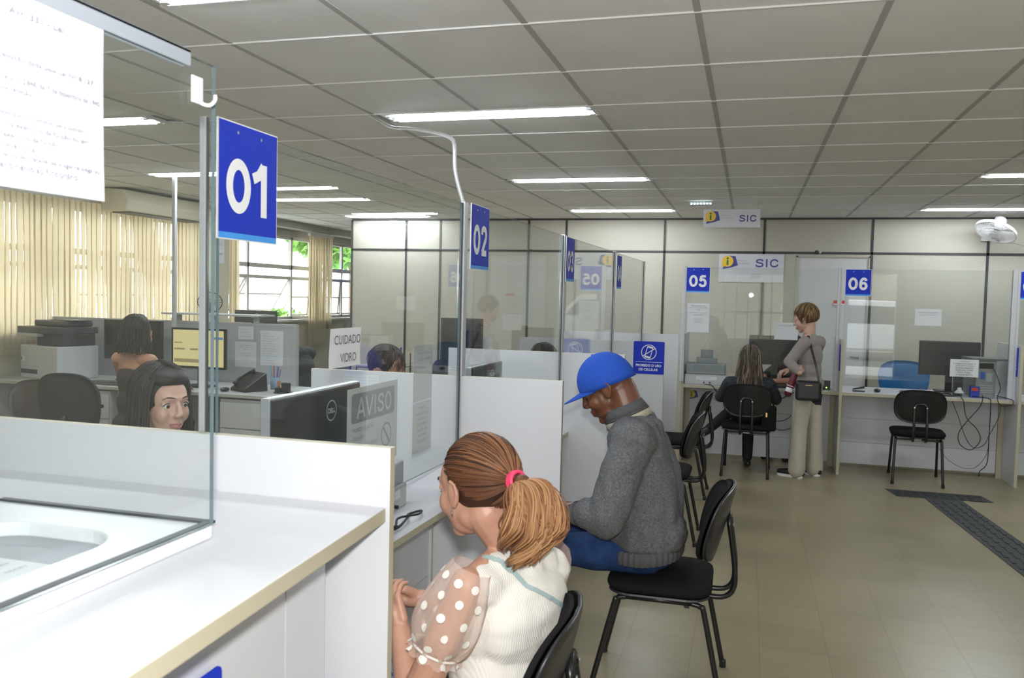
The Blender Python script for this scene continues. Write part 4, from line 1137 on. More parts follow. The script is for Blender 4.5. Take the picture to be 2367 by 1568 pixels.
# document camera stand etc: printers
PRW = mat('printer_white', (.52, .53, .54), .45); PRD = mat('printer_dark', (.035, .037, .04), .4)
o = empty('laser_printer', (-5.93, 6.10, .781), R(-12), 'large white and black multifunction printer at the window end of the desk', 'printer')
MB().box((-.30, -.22, 0), (.30, .22, .27), PRW).build('body', o, bevel=.008)
MB().box((-.29, -.2225, .04), (-.02, -.2205, .075), PRD).box((-.29, -.222, .10), (.0, -.2205, .103), GREYP).build('paper_tray_front', o)
MB().box((-.14, -.15, .27), (.28, .20, .37), PRD).build('output_cavity', o, bevel=.006)
MB().prism([(-.30, -.25), (.02, -.25), (.28, -.20), (.30, .22), (-.30, .22)], .37, .425, PRD).build('scanner', o, bevel=.006)
MB().prism([(-.28, -.26), (.04, -.26), (.04, -.19), (-.28, -.19)], .345, .372, GREYP).build('control_panel', o, bevel=.004)
MB().box((-.27, -.10, .427), (.25, .20, .475), PRD).build('document_feeder', o, bevel=.015)
MB().box((-.05, -.06, .477), (.30, .16, .482), PRD).box((.22, -.02, .36), (.38, .12, .366), BRN).build('feeder_tray', o)
o.scale = (.86, .9, 1.08)
F = frame((-.17, -.2235, .18), (1, 0, 0), (0, 0, 1)); q = MB(); quad(q, F, -.12, -.04, -.05, 0, PAPER, .0005); quad(q, F, -.115, -.035, -.095, -.006, INK, .0008); q.build('sticker', o)
def receipt_printer(loc, rz, label, s=1.0):
    o = empty('office_printer', loc, R(rz), label, 'printer')
    PG = mat('office_printer_grey', (.30, .31, .32), .5); PL = mat('office_printer_light', (.48, .49, .49), .5)
    MB().box((-.20 * s, -.16 * s, 0), (.20 * s, .16 * s, .10 * s), PL).build('base', o, bevel=.006)
    MB().box((-.19 * s, -.15 * s, .10 * s), (.19 * s, .15 * s, .20 * s), PG).build('upper_body', o, bevel=.008)
    MB().box((-.10 * s, -.02, .20 * s), (.10 * s, .12 * s, .255 * s), PG).box((-.06 * s, .02, .255 * s), (.06 * s, .06 * s, .34 * s), PG).build('paper_guide', o, bevel=.004)
    F = frame((0, -.161 * s, .055 * s), (1, 0, 0), (0, 0, 1)); q = MB(); quad(q, F, -.09, -.008, .11, .026, PAPER, .0006); q.build('white_sticker', o); text('print_line', 'IMPRESSORA', F, .01, .012, .10, .010, GREYINK, o, lift=.002)
    for x in (-.01, .045): MB().tube([(x, -.158 * s, .022), (x, -.185 * s, .022)], .007, SOCKET, 8).build('plug', o)
    return o
receipt_printer((-.40, 8.66, .773), 0, 'small grey office printer behind the glass of counter 05')
o = receipt_printer((-1.42, 2.86, .771), 90, 'pale grey printer on counter 01 under the papers on the glass', .9)
# keyboards, mice
def keyboard(loc, rz, label, m_=BLACKP, w=.44):
    o = empty('keyboard', loc, R(rz), label, 'keyboard')
    MB().box((-w / 2, -.07, 0), (w / 2, .07, .018), m_).build('tray', o, bevel=.004)
    k = MB()
    for r_ in range(5):
        for c in range(16): k.box((-w / 2 + .012 + c * (w - .024) / 16, -.058 + r_ * .024, .018), (-w / 2 + .012 + (c + .85) * (w - .024) / 16, -.038 + r_ * .024, .025), m_)
    k.build('keys', o); return o
keyboard((-5.15, 5.86, .781), 0, 'dark grey keyboard on the printer desk', mat('dark_grey_keys', (.10, .10, .09), .5))
keyboard((1.62, 8.60, .773), -3, 'black keyboard standing at the edge of counter 06')
keyboard((.18, 8.58, .773), 3, 'black keyboard under the hands of the clerk at counter 05')
def mouse(loc, label):
    o = tag(MB().ell((loc[0], loc[1], loc[2] + .016), (.03, .05, .018), BLACKP, 14, 8).build('computer_mouse', smooth=True), label, 'mouse')
mouse((-4.06, 5.86, .781), 'black computer mouse beside the telephone'); mouse((1.20, 8.62, .773), 'black computer mouse on counter 06'); 
# desk telephone
def phone(loc, rz, label, s=1.0):
    o = empty('telephone', loc, R(rz), label, 'telephone')
    M_ = Matrix.Rotation(R(32), 4, 'X') @ Matrix.Scale(s, 4)
    m = MB(); m.add([(-.09 * s, -.09 * s, 0), (.09 * s, -.09 * s, 0), (.09 * s, .10 * s, 0), (-.09 * s, .10 * s, 0), (-.09 * s, -.09 * s, .025), (.09 * s, -.09 * s, .025), (.09 * s, .09 * s, .13 * s), (-.09 * s, .09 * s, .13 * s)], [(3, 2, 1, 0), (4, 5, 6, 7), (0, 1, 5, 4), (1, 2, 6, 5), (2, 3, 7, 6), (3, 0, 4, 7)], BLACKP); m.build('base', o, bevel=.006)
    q = MB()
    for i in range(3):
        for j in range(4): q.box((.0 + i * .022, -.06 + j * .022, .0), (.016 + i * .022, -.045 + j * .022, .008), GREYP, M=Matrix.Translation((0, 0, .055)) @ Matrix.Rotation(R(30), 4, 'X'))
    q.build('keypad', o)
    MB().box((-.0, .035, .0), (.07, .075, .004), GREYP, M=Matrix.Translation((0, 0, .066)) @ Matrix.Rotation(R(30), 4, 'X')).build('display', o)
    MB().tube(smooth_path([(-.055, -.09, .055), (-.058, -.05, .095), (-.058, .04, .145), (-.055, .085, .155)], 5), [.022] * 3 + [.015] * 10 + [.022] * 3, BLACKP, 10).build('handset', o, smooth=True)
    return o
phone((-3.92, 5.98, .781), -25, 'black desk telephone with handset on the long desk', 1.15)
phone((-2.35, 5.9, .80), 0, 'black desk telephone left of post 02', .9)
# pen cup with coloured pens
m = MB(); m.lathe([(0, 0), (.035, 0), (.04, .10), (.037, .10), (.033, .004), (0, .004)], mat('clear_blue_plastic', (.25, .35, .5), .2), 18, c=(-3.80, 6.18, .781))
tag(m.build('pen_cup', smooth=True), 'small blue plastic cup of pens behind the telephone', 'cup')
for k, (dx, dy, c, h) in enumerate([(-.02, 0, (.15, .45, .6), .19), (-.01, .01, (.6, .12, .2), .19), (.0, -.01, (.5, .08, .15), .17), (.015, 0, (.12, .1, .3), .18), (.02, .01, (.2, .15, .35), .16), (0, .02, (.15, .4, .55), .18)]):
    p = MB().tube([(-3.80 + dx * .6, 6.18 + dy * .6, .787), (-3.80 + dx * 2.2, 6.18 + dy * 2, .787 + h)], .0045, mat('pen_colour_%d' % k, c, .4), 8).build('pen')
    tag(p, ['light blue pen leaning left in the cup', 'pink pen in the cup by the telephone', 'dark red pen upright in the cup', 'dark purple pen leaning right in the cup', 'violet pen at the right of the cup', 'teal pen at the back of the cup'][k], 'pen', 'pens in the cup')
# rubber stamps on a pad
WOODS = mat('stamp_wood', (.42, .17, .05), .5)
o = tag(MB().lathe([(0, 0), (.075, 0), (.075, .008), (0, .008)], BLACKP, 28, c=(-3.60, 5.98, .781)).build('stamp_stand'), 'round black stamp stand at the right end of the desk', 'stand')
o = tag(MB().lathe([(0, .030), (.014, .030), (.009, .05), (.016, .075), (.012, .085), (0, .086)], WOODS, 16, c=(-3.64, 5.98, .789)).build('rubber_stamp', smooth=True), 'wooden handled rubber stamp on the stamp stand', 'stamp')
MB().box((-3.665, 5.96, .789), (-3.615, 6.0, .820), BLACKP).build('stamp_block', o)
o = tag(MB().box((-3.605, 5.955, .789), (-3.545, 6.005, .862), BLACKP).build('self_inking_stamp', bevel=.005), 'boxy black self inking stamp beside the wooden one', 'stamp')
MB().box((-3.600, 5.96, .862), (-3.55, 6.0, .872), SILV).build('push_top', o, bevel=.003)
# trays and folder behind the man's head
DKT = mat('smoke_tray', (.05, .06, .07), .3)
o = tag(MB().box((-3.02, 6.0, 0), (-2.2, 6.6, .79), DESK, edge=DESKE).build('side_desk', bevel=.003), 'pale side desk behind the balding clerk', 'desk')
for k in range(3):
    z = .792 + k * .11; f = MB().box((-2.98, 6.02, z), (-2.64, 6.32, z + .006), DKT)
    for (x, y) in ((-2.98, 6.02), (-2.645, 6.02), (-2.98, 6.315), (-2.645, 6.315)): f.box((x, y, z), (x + .008, y + .008, z + .108), DKT)
    tag(f.build('document_tray'), ['smoke grey document tray, bottom of the stack behind the balding clerk', 'smoke grey document tray, middle of the stack', 'smoke grey document tray, top of the stack'][k], 'tray', 'stacked document trays')
for k, (c, l) in enumerate([((.28, .24, .42), 'lilac folder lying on the top document tray'), ((.05, .1, .35), 'dark blue folder in the middle document tray'), ((.5, .5, .48), 'pile of white sheets in the bottom document tray')]):
    z = .799 + (2 - k) * .11; tag(MB().box((-2.97, 6.0, z), (-2.68, 6.28, z + (.012 if k < 2 else .04)), mat('folder_%d' % k, c, .6)).build('folder'), l, 'folder')
for k in range(2):
    tag(MB().tube([(-2.66 + k * .03, 6.1, 1.020), (-2.66 + k * .03, 6.1, 1.17 + .01 * k)], .008, mat('marker_blue', (.03, .05, .3), .4), 8).build('marker_pen'), ['blue marker standing beside the document trays', 'second blue marker right of the first by the trays'][k], 'pen')
# computer tower on counter 06, cables, small items
BEI = mat('grey_tower_metal', (.28, .28, .27), .4)
o = empty('computer_tower', (2.09, 8.70, .773), R(4), 'grey metal computer tower showing its back on counter 06', 'computer')
MB().box((-.075, -.14, 0), (.095, .30, .345), BEI).build('case', o, bevel=.004)
F = frame((0.01, -.1412, .17), (1, 0, 0), (0, 0, 1)); q = MB()
quad(q, F, -.06, .10, .06, .15, BLACKM); q.build('power_supply_plate', o)
q = MB()
for k in range(5): quad(q, F, -.06, -.15 + k * .022, .06, -.136 + k * .022, SILV, .0012)
q.build('slot_covers', o)
q = MB(); quad(q, F, -.05, .0, -.01, .07, mat('port_blue', (.02, .1, .5), .4), .0012); quad(q, F, .0, -.02, .05, .06, GREYP, .0011); q.build('ports', o)
MB().box((-.12, -.155, .345), (.22, .18, .362), mat('dark_grey_box', (.12, .12, .12), .5)).build('router_shelf', o)
tag(MB().box((1.86, 8.60, .773), (1.93, 8.68, 1.01), mat('dark_speaker', (.06, .06, .065), .4)).build('small_speaker', bevel=.004), 'narrow dark speaker between keyboard and document notice', 'speaker')
o = tag(MB().box((1.985, 8.545, .774), (2.06, 8.60, .875), mat('carton_blue', (.03, .06, .38), .5)).build('small_carton', bevel=.002), 'small blue and red carton in front of the computer tower', 'box')
MB().box((1.992, 8.5435, .835), (2.045, 8.545, .862), mat('carton_red', (.6, .06, .03), .5)).build('red_print', o)
m = MB().lathe([(0, 0), (.04, 0), (.042, .006), (.02, .03), (.018, .05), (0, .05)], PRW, 18, c=(1.885, 8.52, .81)); tag(m.build('webcam', smooth=True), 'small round white webcam at the glass of counter 06', 'webcam')
o = tag(MB().box((.975, 8.56, .774), (1.085, 8.585, .784), BLACKM).add([(.975, 8.56, .79), (1.08, 8.56, .806), (1.08, 8.585, .806), (.975, 8.585, .79), (.975, 8.56, .80), (1.08, 8.56, .828), (1.08, 8.585, .828), (.975, 8.585, .80)], [(0, 1, 2, 3), (7, 6, 5, 4), (0, 4, 5, 1), (1, 5, 6, 2), (2, 6, 7, 3), (3, 7, 4, 0)], BLACKM).build('stapler'), 'black stapler at the left end of counter 06', 'stapler')
def cable(pts, label, r=.0035, cat='cable', grp=None):
    return tag(MB().tube(smooth_path(pts, 6), r, SOCKET, 6).build('cable', smooth=True), label, cat, grp)
yy = 8.405
cable([(1.88, 8.56, .80), (1.885, 8.44, .78), (1.90, yy, .74), (1.93, yy, .60), (2.02, yy, .50), (2.05, yy, .40), (1.98, yy, .31), (1.89, yy, .35), (1.87, yy, .45), (1.93, yy, .56), (2.03, yy, .70), (2.06, 8.43, .778), (2.08, 8.54, .80)], 'black cable falling in a figure eight loop from counter 06')
cable([(2.0, 8.55, .785), (2.11, 8.44, .78), (2.12, yy, .73), (2.12, yy, .45), (2.115, yy, .20), (2.06, yy, .02 + .10), (2.055, yy, .07)], 'long black cable hanging straight down with a plug at its end', .004)
cable([(2.20, 8.56, .80), (2.26, 8.46, .79), (2.30, 8.42, .775), (2.29, yy, .74), (2.20, yy, .73), (2.17, yy, .80), (2.20, 8.44, .88), (2.19, 8.54, .99), (2.16, 8.555, 1.05)], 'black cable looping over the counter edge at the computer tower')
cable([(2.20, yy, .735), (2.19, yy, .62), (2.12, yy, .45), (2.08, yy, .36), (2.00, yy, .33), (1.93, yy, .42), (1.86, yy + .02, .62), (1.80, 8.44, .775)], 'thin dark cable curving below the others at counter 06', .0025)
cable([(1.72, 8.42, .30), (1.80, 8.41, .20), (1.92, 8.40, .14), (2.02, 8.405, .15), (2.10, 8.405, .26), (2.12, 8.405, .36)], 'thin cable drooping behind the backrest of the empty chair', .002)
cable([(-.40, 8.44, .782), (-.33, 8.42, .775), (-.28, 8.405, .72), (-.22, 8.40, .66), (-.14, 8.40, .62)], 'black cable running from the printer over the edge of counter 05')
cable([(.20, 8.47, .79), (.24, 8.41, .72), (.30, 8.405, .68), (.42, 8.41, .74), (.47, 8.44, .78)], 'black cable hanging in front of counter 05 beside the maroon umbrella')
cable([(.15, 8.41, .50), (.25, 8.40, .47), (.36, 8.40, .48), (.45, 8.40, .56)], 'upper dark cable below counter 05', .0025); cable([(.15, 8.41, .49), (.24, 8.40, .42), (.34, 8.40, .38), (.46, 8.40, .43)], 'lower dark cable below counter 05', .0025)
# coiled adapter cable on counter 01
cable([(-1.25, 2.55, .776), (-1.19, 2.60, .778), (-1.155, 2.68, .785), (-1.17, 2.80, .79), (-1.20, 2.88, .778), (-1.17, 2.93, .782), (-1.15, 2.85, .79), (-1.18, 2.74, .80), (-1.16, 2.66, .792), (-1.19, 2.58, .80), (-1.17, 2.72, .776)], 'tangled black cable lying on counter 01 under the glass', .0045)
tag(MB().box((-1.215, 2.52, .7708), (-1.155, 2.60, .790), BLACKP).build('power_adapter', bevel=.003), 'small black power adapter with the tangled cable', 'adapter')
# network box with green led right of the standing woman
o = tag(MB().box((.70, 8.58, .774), (.775, 8.66, .86), BLACKP).build('network_box', bevel=.003), 'small black box with a green light by the post of counter 06', 'network box')
MB().ell((.74, 8.578, .795), (.006, .003, .006), mat('green_led', (.1, 1, .1), .5, emit=(.3, 1, .05), es=5), 8, 6).build('green_light', o)
# table fan behind blond clerk area: a wire fan head on the left
o = empty('desk_fan', (-4.72, 6.58, 1.386), 0, 'dark wire desk fan standing on the shelf beside the first post', 'fan')
q = MB(); 
for k in range(22):
    a = 2 * PI * k / 22; q.tube([(0.02 * math.cos(a), .02, .10 + .02 * math.sin(a)), (.13 * math.cos(a), .0, .10 + .09 * math.sin(a))], .0016, BLACKM, 4)
q.tube([(.13 * math.cos(2 * PI * k / 30), 0, .10 + .09 * math.sin(2 * PI * k / 30)) for k in range(30)], .004, BLACKM, 5, closed=True); q.build('wire_guard', o)
MB().tube([(0, 0, .0), (0, 0.02, .10)], .012, BLACKM, 8).lathe([(0, 0), (.06, 0), (.05, .01), (0, .012)], BLACKM, 18).build('stand', o)
# papers held by the hidden clerk

# ================================================================ PEOPLE
def skin_mat(name, c, rough=.45):
    m = mat(name, c, rough, bump=.12, bump_scale=350, noise_amt=.06, noise_scale=25)
    b = m.node_tree.nodes['Principled BSDF']; b.inputs['Subsurface Weight'].default_value = .10; b.inputs['Subsurface Radius'].default_value = (.012, .005, .003); b.inputs['Subsurface Scale'].default_value = .5
    return m
SKL = skin_mat('light_skin', (.53, .285, .20)); SKF = skin_mat('fair_skin', (.56, .345, .27)); SKD = skin_mat('dark_brown_skin', (.155, .058, .028), .38); SKT = skin_mat('tan_skin', (.46, .235, .145))
LIP = mat('lip_rose', (.42, .13, .13), .35); EYEW = mat('eye_white', (.62, .60, .58), .2); IRIS = mat('dark_iris', (.03, .015, .01), .15); BROW = mat('dark_brow', (.03, .018, .014), .8)
def hmat(c, f, up=(0, 0, 1)):
    f = Vector(f).normalized(); y = Vector(up).cross(f).normalized(); z = f.cross(y)
    m = Matrix.Identity(4)
    for i in range(3): m[i][0] = f[i]; m[i][1] = y[i]; m[i][2] = z[i]
    m.translation = Vector(c); return m
def head_shape(mb, H, s=1.0, m=None, female=True):
    """cranium, face, jaw, nose, brow, lips and ears in the head frame (x forward, y left, z up)"""
    R3 = H.to_3x3().to_4x4()
    E = lambda c, r: mb.ell(H @ (Vector(c) * s), tuple(q * s for q in r), m, 20, 14, M=R3)
    K = lambda a, ra, b, rb: mb.cone(H @ (Vector(a) * s), ra * s, H @ (Vector(b) * s), rb * s, m, 12)
    E((-.018, 0, .040), (.092, .074, .085)); E((.028, 0, .030), (.062, .062, .062)); E((.030, 0, -.025), (.060, .060, .080))
    j = .046 if female else .053
    E((.030, 0, -.072), (.050, j, .036)); E((.066, 0, -.096), (.020, .022, .018))
    E((.0, 0, -.055), (.055, .056, .045))
    K((.086, 0, .022), .0075, (.106, 0, -.022), .0105); E((.100, .010, -.028), (.010, .0075, .0075)); E((.100, -.010, -.028), (.010, .0075, .0075))
    K((.078, .034, .028), .010, (.088, .008, .030), .009); K((.078, -.034, .028), .010, (.088, -.008, .030), .009)
    E((.055, .034, -.026), (.030, .026, .034)); E((.055, -.034, -.026), (.030, .026, .034))
    K((.086, .014, -.056), .0075, (.091, 0, -.053), .009); K((.086, -.014, -.056), .0075, (.091, 0, -.053), .009)
    K((.084, .011, -.066), .008, (.088, 0, -.067), .0095); K((.084, -.011, -.066), .008, (.088, 0, -.067), .0095)
    for y in (1, -1):
        K((.0785, y * .020, .0130), .0060, (.0735, y * .045, .0110), .0060); K((.0770, y * .021, -.0035), .0042, (.0725, y * .043, -.0030), .0042)
        E((-.008, y * .077, -.002), (.020, .006, .030)); E((-.004, y * .075, -.024), (.011, .007, .013)); K((.0, y * .070, .010), .010, (.0, y * .070, -.020), .010)
        mb.tube([H @ (Vector(p) * s) for p in ((.002, y * .080, .020), (-.010, y * .085, .028), (-.024, y * .085, .018), (-.026, y * .083, -.002), (-.014, y * .080, -.022), (-.004, y * .078, -.030))], .0042 * s, m, 8)
def face_parts(H, s, o, lip=True, down=0.0, closed=False, brow=True):
    for y in (1, -1):
        if closed:
            MB().tube(smooth_path([H @ (Vector(p) * s) for p in ((.0815, y * .020, .004), (.0845, y * .030, -.001), (.0775, y * .042, .001))], 4), .0016 * s, BROW, 6).build('eyelashes', o, smooth=True)
            if brow: MB().tube(smooth_path([H @ (Vector((.0925, y * .012, .028)) * s), H @ (Vector((.0920, y * .022, .033)) * s), H @ (Vector((.083, y * .040, .034)) * s), H @ (Vector((.074, y * .050, .029)) * s)], 4), .0019 * s, BROW, 6, flat=.6).build('eyebrow', o, smooth=True)
            continue
        e = MB().ell(H @ (Vector((.0715, y * .0320, .006)) * s), (.0125 * s,) * 3, EYEW, 20, 12); eo = e.build('eye', o, smooth=True)
        d = Vector((1, 0, -.15 - down)).normalized() * .0118 * s
        c = H @ (Vector((.0715, y * .0320, .006)) * s + d)
        MB().ell(c, (.0030 * s, .0062 * s, .0062 * s), IRIS, 14, 8, M=H.to_3x3().to_4x4()).build('iris', eo, smooth=True)
        lid = MB(); P_ = lambda u, v, w: H @ (Vector((.0718 + w, y * .0320 + u, .006 + v)) * s)
        lid.tube(smooth_path([P_(-.0135, -.001, .004), P_(-.008, .0065, .0105), (P_(0, .0085, .0120)), P_(.008, .0065, .0095), P_(.0145, .000, .002)], 4), .0016 * s, BROW, 6); lid.build('upper_lashes', o, smooth=True)
        b = MB(); b.tube(smooth_path([H @ (Vector((.0935, y * .012, .031)) * s), H @ (Vector((.0930, y * .022, .034)) * s), H @ (Vector((.086, y * .037, .035)) * s), H @ (Vector((.074, y * .050, .026)) * s)], 4), [.0022 * s] * 4 + [.0030 * s] * 5 + [.0012 * s] * 4, BROW, 6, flat=.8); b.build('eyebrow', o, smooth=True)
    if lip:
        l = MB()
        l.tube(smooth_path([H @ (Vector(p) * s) for p in ((.0830, .023, -.059), (.0945, .010, -.0555), (.0985, 0, -.0575), (.0945, -.010, -.0555), (.0830, -.023, -.059))], 4), .0036 * s, LIP, 8, flat=.8)
        l.tube(smooth_path([H @ (Vector(p) * s) for p in ((.0830, .022, -.060), (.0935, .009, -.0665), (.0965, 0, -.068), (.0935, -.009, -.0665), (.0830, -.022, -.060))], 4), .0042 * s, LIP, 8, flat=.8)
        l.build('lips', o, smooth=True)
def hand_shape(mb, w, d, n, thumb, s=1.0, curl=.5, m=None, spread=.12):
    """palm and five fingers; w wrist, d direction of the fingers, n palm normal (palm side), thumb = +1/-1 side"""
    w = Vector(w); d = Vector(d).normalized(); n = Vector(n); n = (n - d * n.dot(d)).normalized(); t = d.cross(n) * thumb
    mb.cone(w, .024 * s, w + d * .03 * s, .026 * s, m, 10)
    for k in range(4):
        off = t * (.030 - .020 * k) * s
        mb.cone(w + d * .018 * s + off * .7, .014 * s, w + d * .078 * s + off, .0105 * s, m, 10)
    mb.ell(w + d * .048 * s, (.026 * s, .030 * s, .020 * s), m, 12, 8)
    L = [.068, .078, .072, .056]
    for k in range(4):
        p = w + d * .078 * s + t * (.031 - .0205 * k) * s; dr = (d + t * spread * (1.2 - .8 * k)).normalized(); r = (.0092 if k < 3 else .008) * s
        pts = [p]; c = curl * (1 + .12 * k)
        for q, fr in enumerate((.44, .31, .25)):
            ang = c * (.5 + .45 * q); dd = (dr * math.cos(ang) + n * math.sin(ang)).normalized(); p = p + dd * L[k] * fr * s; pts.append(p)
        mb.chain(pts, [r, r * .95, r * .88, r * .75], m, 10)
    p = w + d * .020 * s + t * .022 * s
    pts = [p, p + (t * .75 + d * .6 + n * .25).normalized() * .036 * s, p + (t * .75 + d * .6 + n * .25).normalized() * .036 * s + (d * .9 + t * .25 + n * .35).normalized() * .030 * s]
    pts.append(pts[-1] + (d * .9 + n * .45).normalized() * .022 * s)
    mb.chain(pts, [.015 * s, .0125 * s, .0105 * s, .008 * s], m, 10)
def folds(seed, amp, sc, stretch=(1, 1, 1)):
    off = Vector((seed * 3.1, seed * 1.7, seed))
    def f(co):
        p = Vector((co.x * stretch[0], co.y * stretch[1], co.z * stretch[2])) * sc + off
        return amp * noise.noise(p) + amp * .4 * noise.noise(p * 2.3)
    return f
def shoe(mb, ankle, d, m, s=1.0, sole=None, boot=False):
    a = Vector(ankle); d = Vector((d[0], d[1], 0)).normalized(); z = a.z
    heel = Vector((a.x, a.y, 0)) - d * .045 * s; toe = Vector((a.x, a.y, 0)) + d * .165 * s
    mb.cone(heel + Vector((0, 0, .042)), .036 * s, heel + d * .10 * s + Vector((0, 0, .045)), .040 * s, m); mb.cone(heel + d * .10 * s + Vector((0, 0, .042)), .041 * s, toe + Vector((0, 0, .032)), .030 * s, m)
    mb.cone(a + Vector((0, 0, .03)), .042 * s, heel + d * .05 * s + Vector((0, 0, .05)), .042 * s, m)
def strap(name, pts, w, m, parent, bvh=None, lift=.003):
    """flat band along pts; each point is snapped to the surface under it when bvh is given"""
    P_ = [Vector(p) for p in smooth_path(pts, 8)]; N_ = []
    for i, p in enumerate(P_):
        if bvh:
            loc, no, _, _ = bvh.find_nearest(p); P_[i] = loc + no * lift; N_.append(no)
        else: N_.append(Vector((0, -1, 0)))
    vs = []; fs = []
    for i, p in enumerate(P_):
        t = (P_[min(i + 1, len(P_) - 1)] - P_[max(i - 1, 0)]).normalized(); sd = t.cross(N_[i]).normalized() * w / 2
        vs += [p + sd + N_[i] * .001, p - sd + N_[i] * .001, p - sd - N_[i] * .0012, p + sd - N_[i] * .0012]
    for i in range(len(P_) - 1):
        for k in range(4): fs.append((4 * i + k, 4 * i + (k + 1) % 4, 4 * i + 4 + (k + 1) % 4, 4 * i + 4 + k))
    return MB().add(vs, fs, m).build(name, parent, smooth=False)
from mathutils.bvhtree import BVHTree
def bvh_of(o):
    me = o.data; return BVHTree.FromPolygons([v.co.copy() for v in me.vertices], [tuple(p.vertices) for p in me.polygons])
def hair_mats(name, cols): return [mat('%s_%d' % (name, k), c, .55, spec=.35) for k, c in enumerate(cols)]

# ---------------------------------------------------------------- woman with the ponytail, foreground
root = empty('person', (-.60, 2.0, .0), 0, 'seated woman with ponytail, pink hair tie, cream top and polka dot sheer sleeves', 'person')
INV = Matrix.Translation(-Vector(root.location))
def W(o):
    """world-built part under its person"""
    o.data.transform(INV); return o
Ff = Vector((-.89, .455, 0)).normalized(); Lf = Vector((0, 0, 1)).cross(Ff)      # forward, left
Of = Vector((-.560, 2.035, 0))
T = lambda x, y, z: Of + Ff * x + Lf * y + Vector((0, 0, z))
Hc = Vector((-.652, 2.00, 1.113)); Hfv = Vector((-.85, .47, -.20)); H1 = hmat(Hc, Hfv); s1 = 1.07
mb = MB(); head_shape(mb, H1, s1, SKL)
mb.cone(H1 @ Vector((-.035, 0, -.06)), .056, T(-.005, 0, .965), .060, SKL)
shL, shR = T(-.01, .170, .905), T(-.005, -.140, .885)
elL, wrL = (-0.749,1.840,0.599), (-0.829,1.950,0.744)
elR, wrR = T(.19, -.19, .67), (-0.832,2.100,0.770)
shL, elL, wrL, elR, wrR = map(Vector, (shL, elL, wrL, elR, wrR))
mb.cone(shL, .044, elL, .044, SKL); mb.cone(shL, .035, T(-.005, .03, .95), .04, SKL); mb.cone(shR, .035, T(-.005, -.03, .95), .04, SKL); mb.cone(elL, .041, wrL, .026, SKL)
mb.cone(shR, .044, elR, .042, SKL); mb.cone(elR, .040, wrR, .026, SKL)
hand_shape(mb, wrL, Vector((-.45, .25, .75)), Vector((.35, .85, -.1)), 1, .98, .85, SKL)
hand_shape(mb, wrR, Vector((-.95, -.15, .02)), Vector((.1, -.75, -.5)), 1, .98, .75, SKL)
body = W(fuse(mb, 'body', root, .0042, SKL, 3))
for fn in (lambda: face_parts(H1, s1, root, closed=True, lip=False),):
    before = set(bpy.data.objects); fn()
    for o in set(bpy.data.objects) - before: W(o)
W(MB().tube(smooth_path([H1 @ (Vector((-.006, .083, -.030)) * s1), H1 @ (Vector((-.012, .090, -.040)) * s1), H1 @ (Vector((-.010, .088, -.050)) * s1), H1 @ (Vector((.0, .082, -.048)) * s1), H1 @ (Vector((.0, .080, -.036)) * s1)], 4), .0016, CHROME, 6).build('hoop_earring', root, smooth=True))
CREAM = mat('cream_rib_knit', (.78, .75, .70), .85, spec=.2)
def rib(m, sc, axis='wave'):
    t = m.node_tree; b = t.nodes['Principled BSDF']; L = t.links
    tc = t.nodes.new('ShaderNodeTexCoord'); w = t.nodes.new('ShaderNodeTexWave'); w.inputs['Scale'].default_value = sc; w.bands_direction = 'X'; w.inputs['Distortion'].default_value = .3
    mp = t.nodes.new('ShaderNodeMapping'); mp.inputs['Rotation'].default_value = (0, 0, math.atan2(Lf.y, Lf.x) * -1)
    L.new(tc.outputs['Object'], mp.inputs[0]); L.new(mp.outputs[0], w.inputs[0])
    bp = t.nodes.new('ShaderNodeBump'); bp.inputs['Strength'].default_value = .35; bp.inputs['Distance'].default_value = .002; L.new(w.outputs['Fac'], bp.inputs['Height']); L.new(bp.outputs[0], b.inputs['Normal'])
rib(CREAM, 60)
mb = MB()
RT = hmat((0, 0, 0), Ff).to_3x3().to_4x4()
mb.ell(T(.010, 0, .80), (.118, .165, .165), CREAM, 24, 16, M=RT); mb.ell(T(.015, 0, .64), (.130, .165, .16), CREAM, 24, 16, M=RT); mb.ell(T(.005, 0, .53), (.150, .185, .12), CREAM, 24, 16, M=RT)
mb.cone(T(-.015, .125, .893), .060, T(-.015, -.120, .885), .060, CREAM); mb.cone(T(-.012, 0, .90), .085, T(-.008, 0, .968), .064, CREAM)
mb.cone(T(-.015, .07, .91), .064, T(-.015, -.07, .91), .064, CREAM)
mb.ell(T(-.035, 0, .80), (.095, .150, .14), CREAM, 24, 16, M=RT); mb.cone(T(.06, .07, .78), .065, T(.06, -.07, .78), .065, CREAM)
top = W(fuse(mb, 'knit_top', root, .0065, CREAM, 5, folds(3, .0055, 9, (1, 1, 2.2))))
mb = MB()
for k in range(2):
    r0 = .066; pts = []
    for i in range(28):
        a = 2 * PI * i / 28; pts.append(T(-.006 + r0 * math.cos(a) * 1.0, r0 * math.sin(a), .985 + .012 * k - .018 * math.cos(a) + .004))
    mb.tube(pts, .0075, CREAM, 8, closed=True)
W(mb.build('ribbed_collar', root, smooth=True))
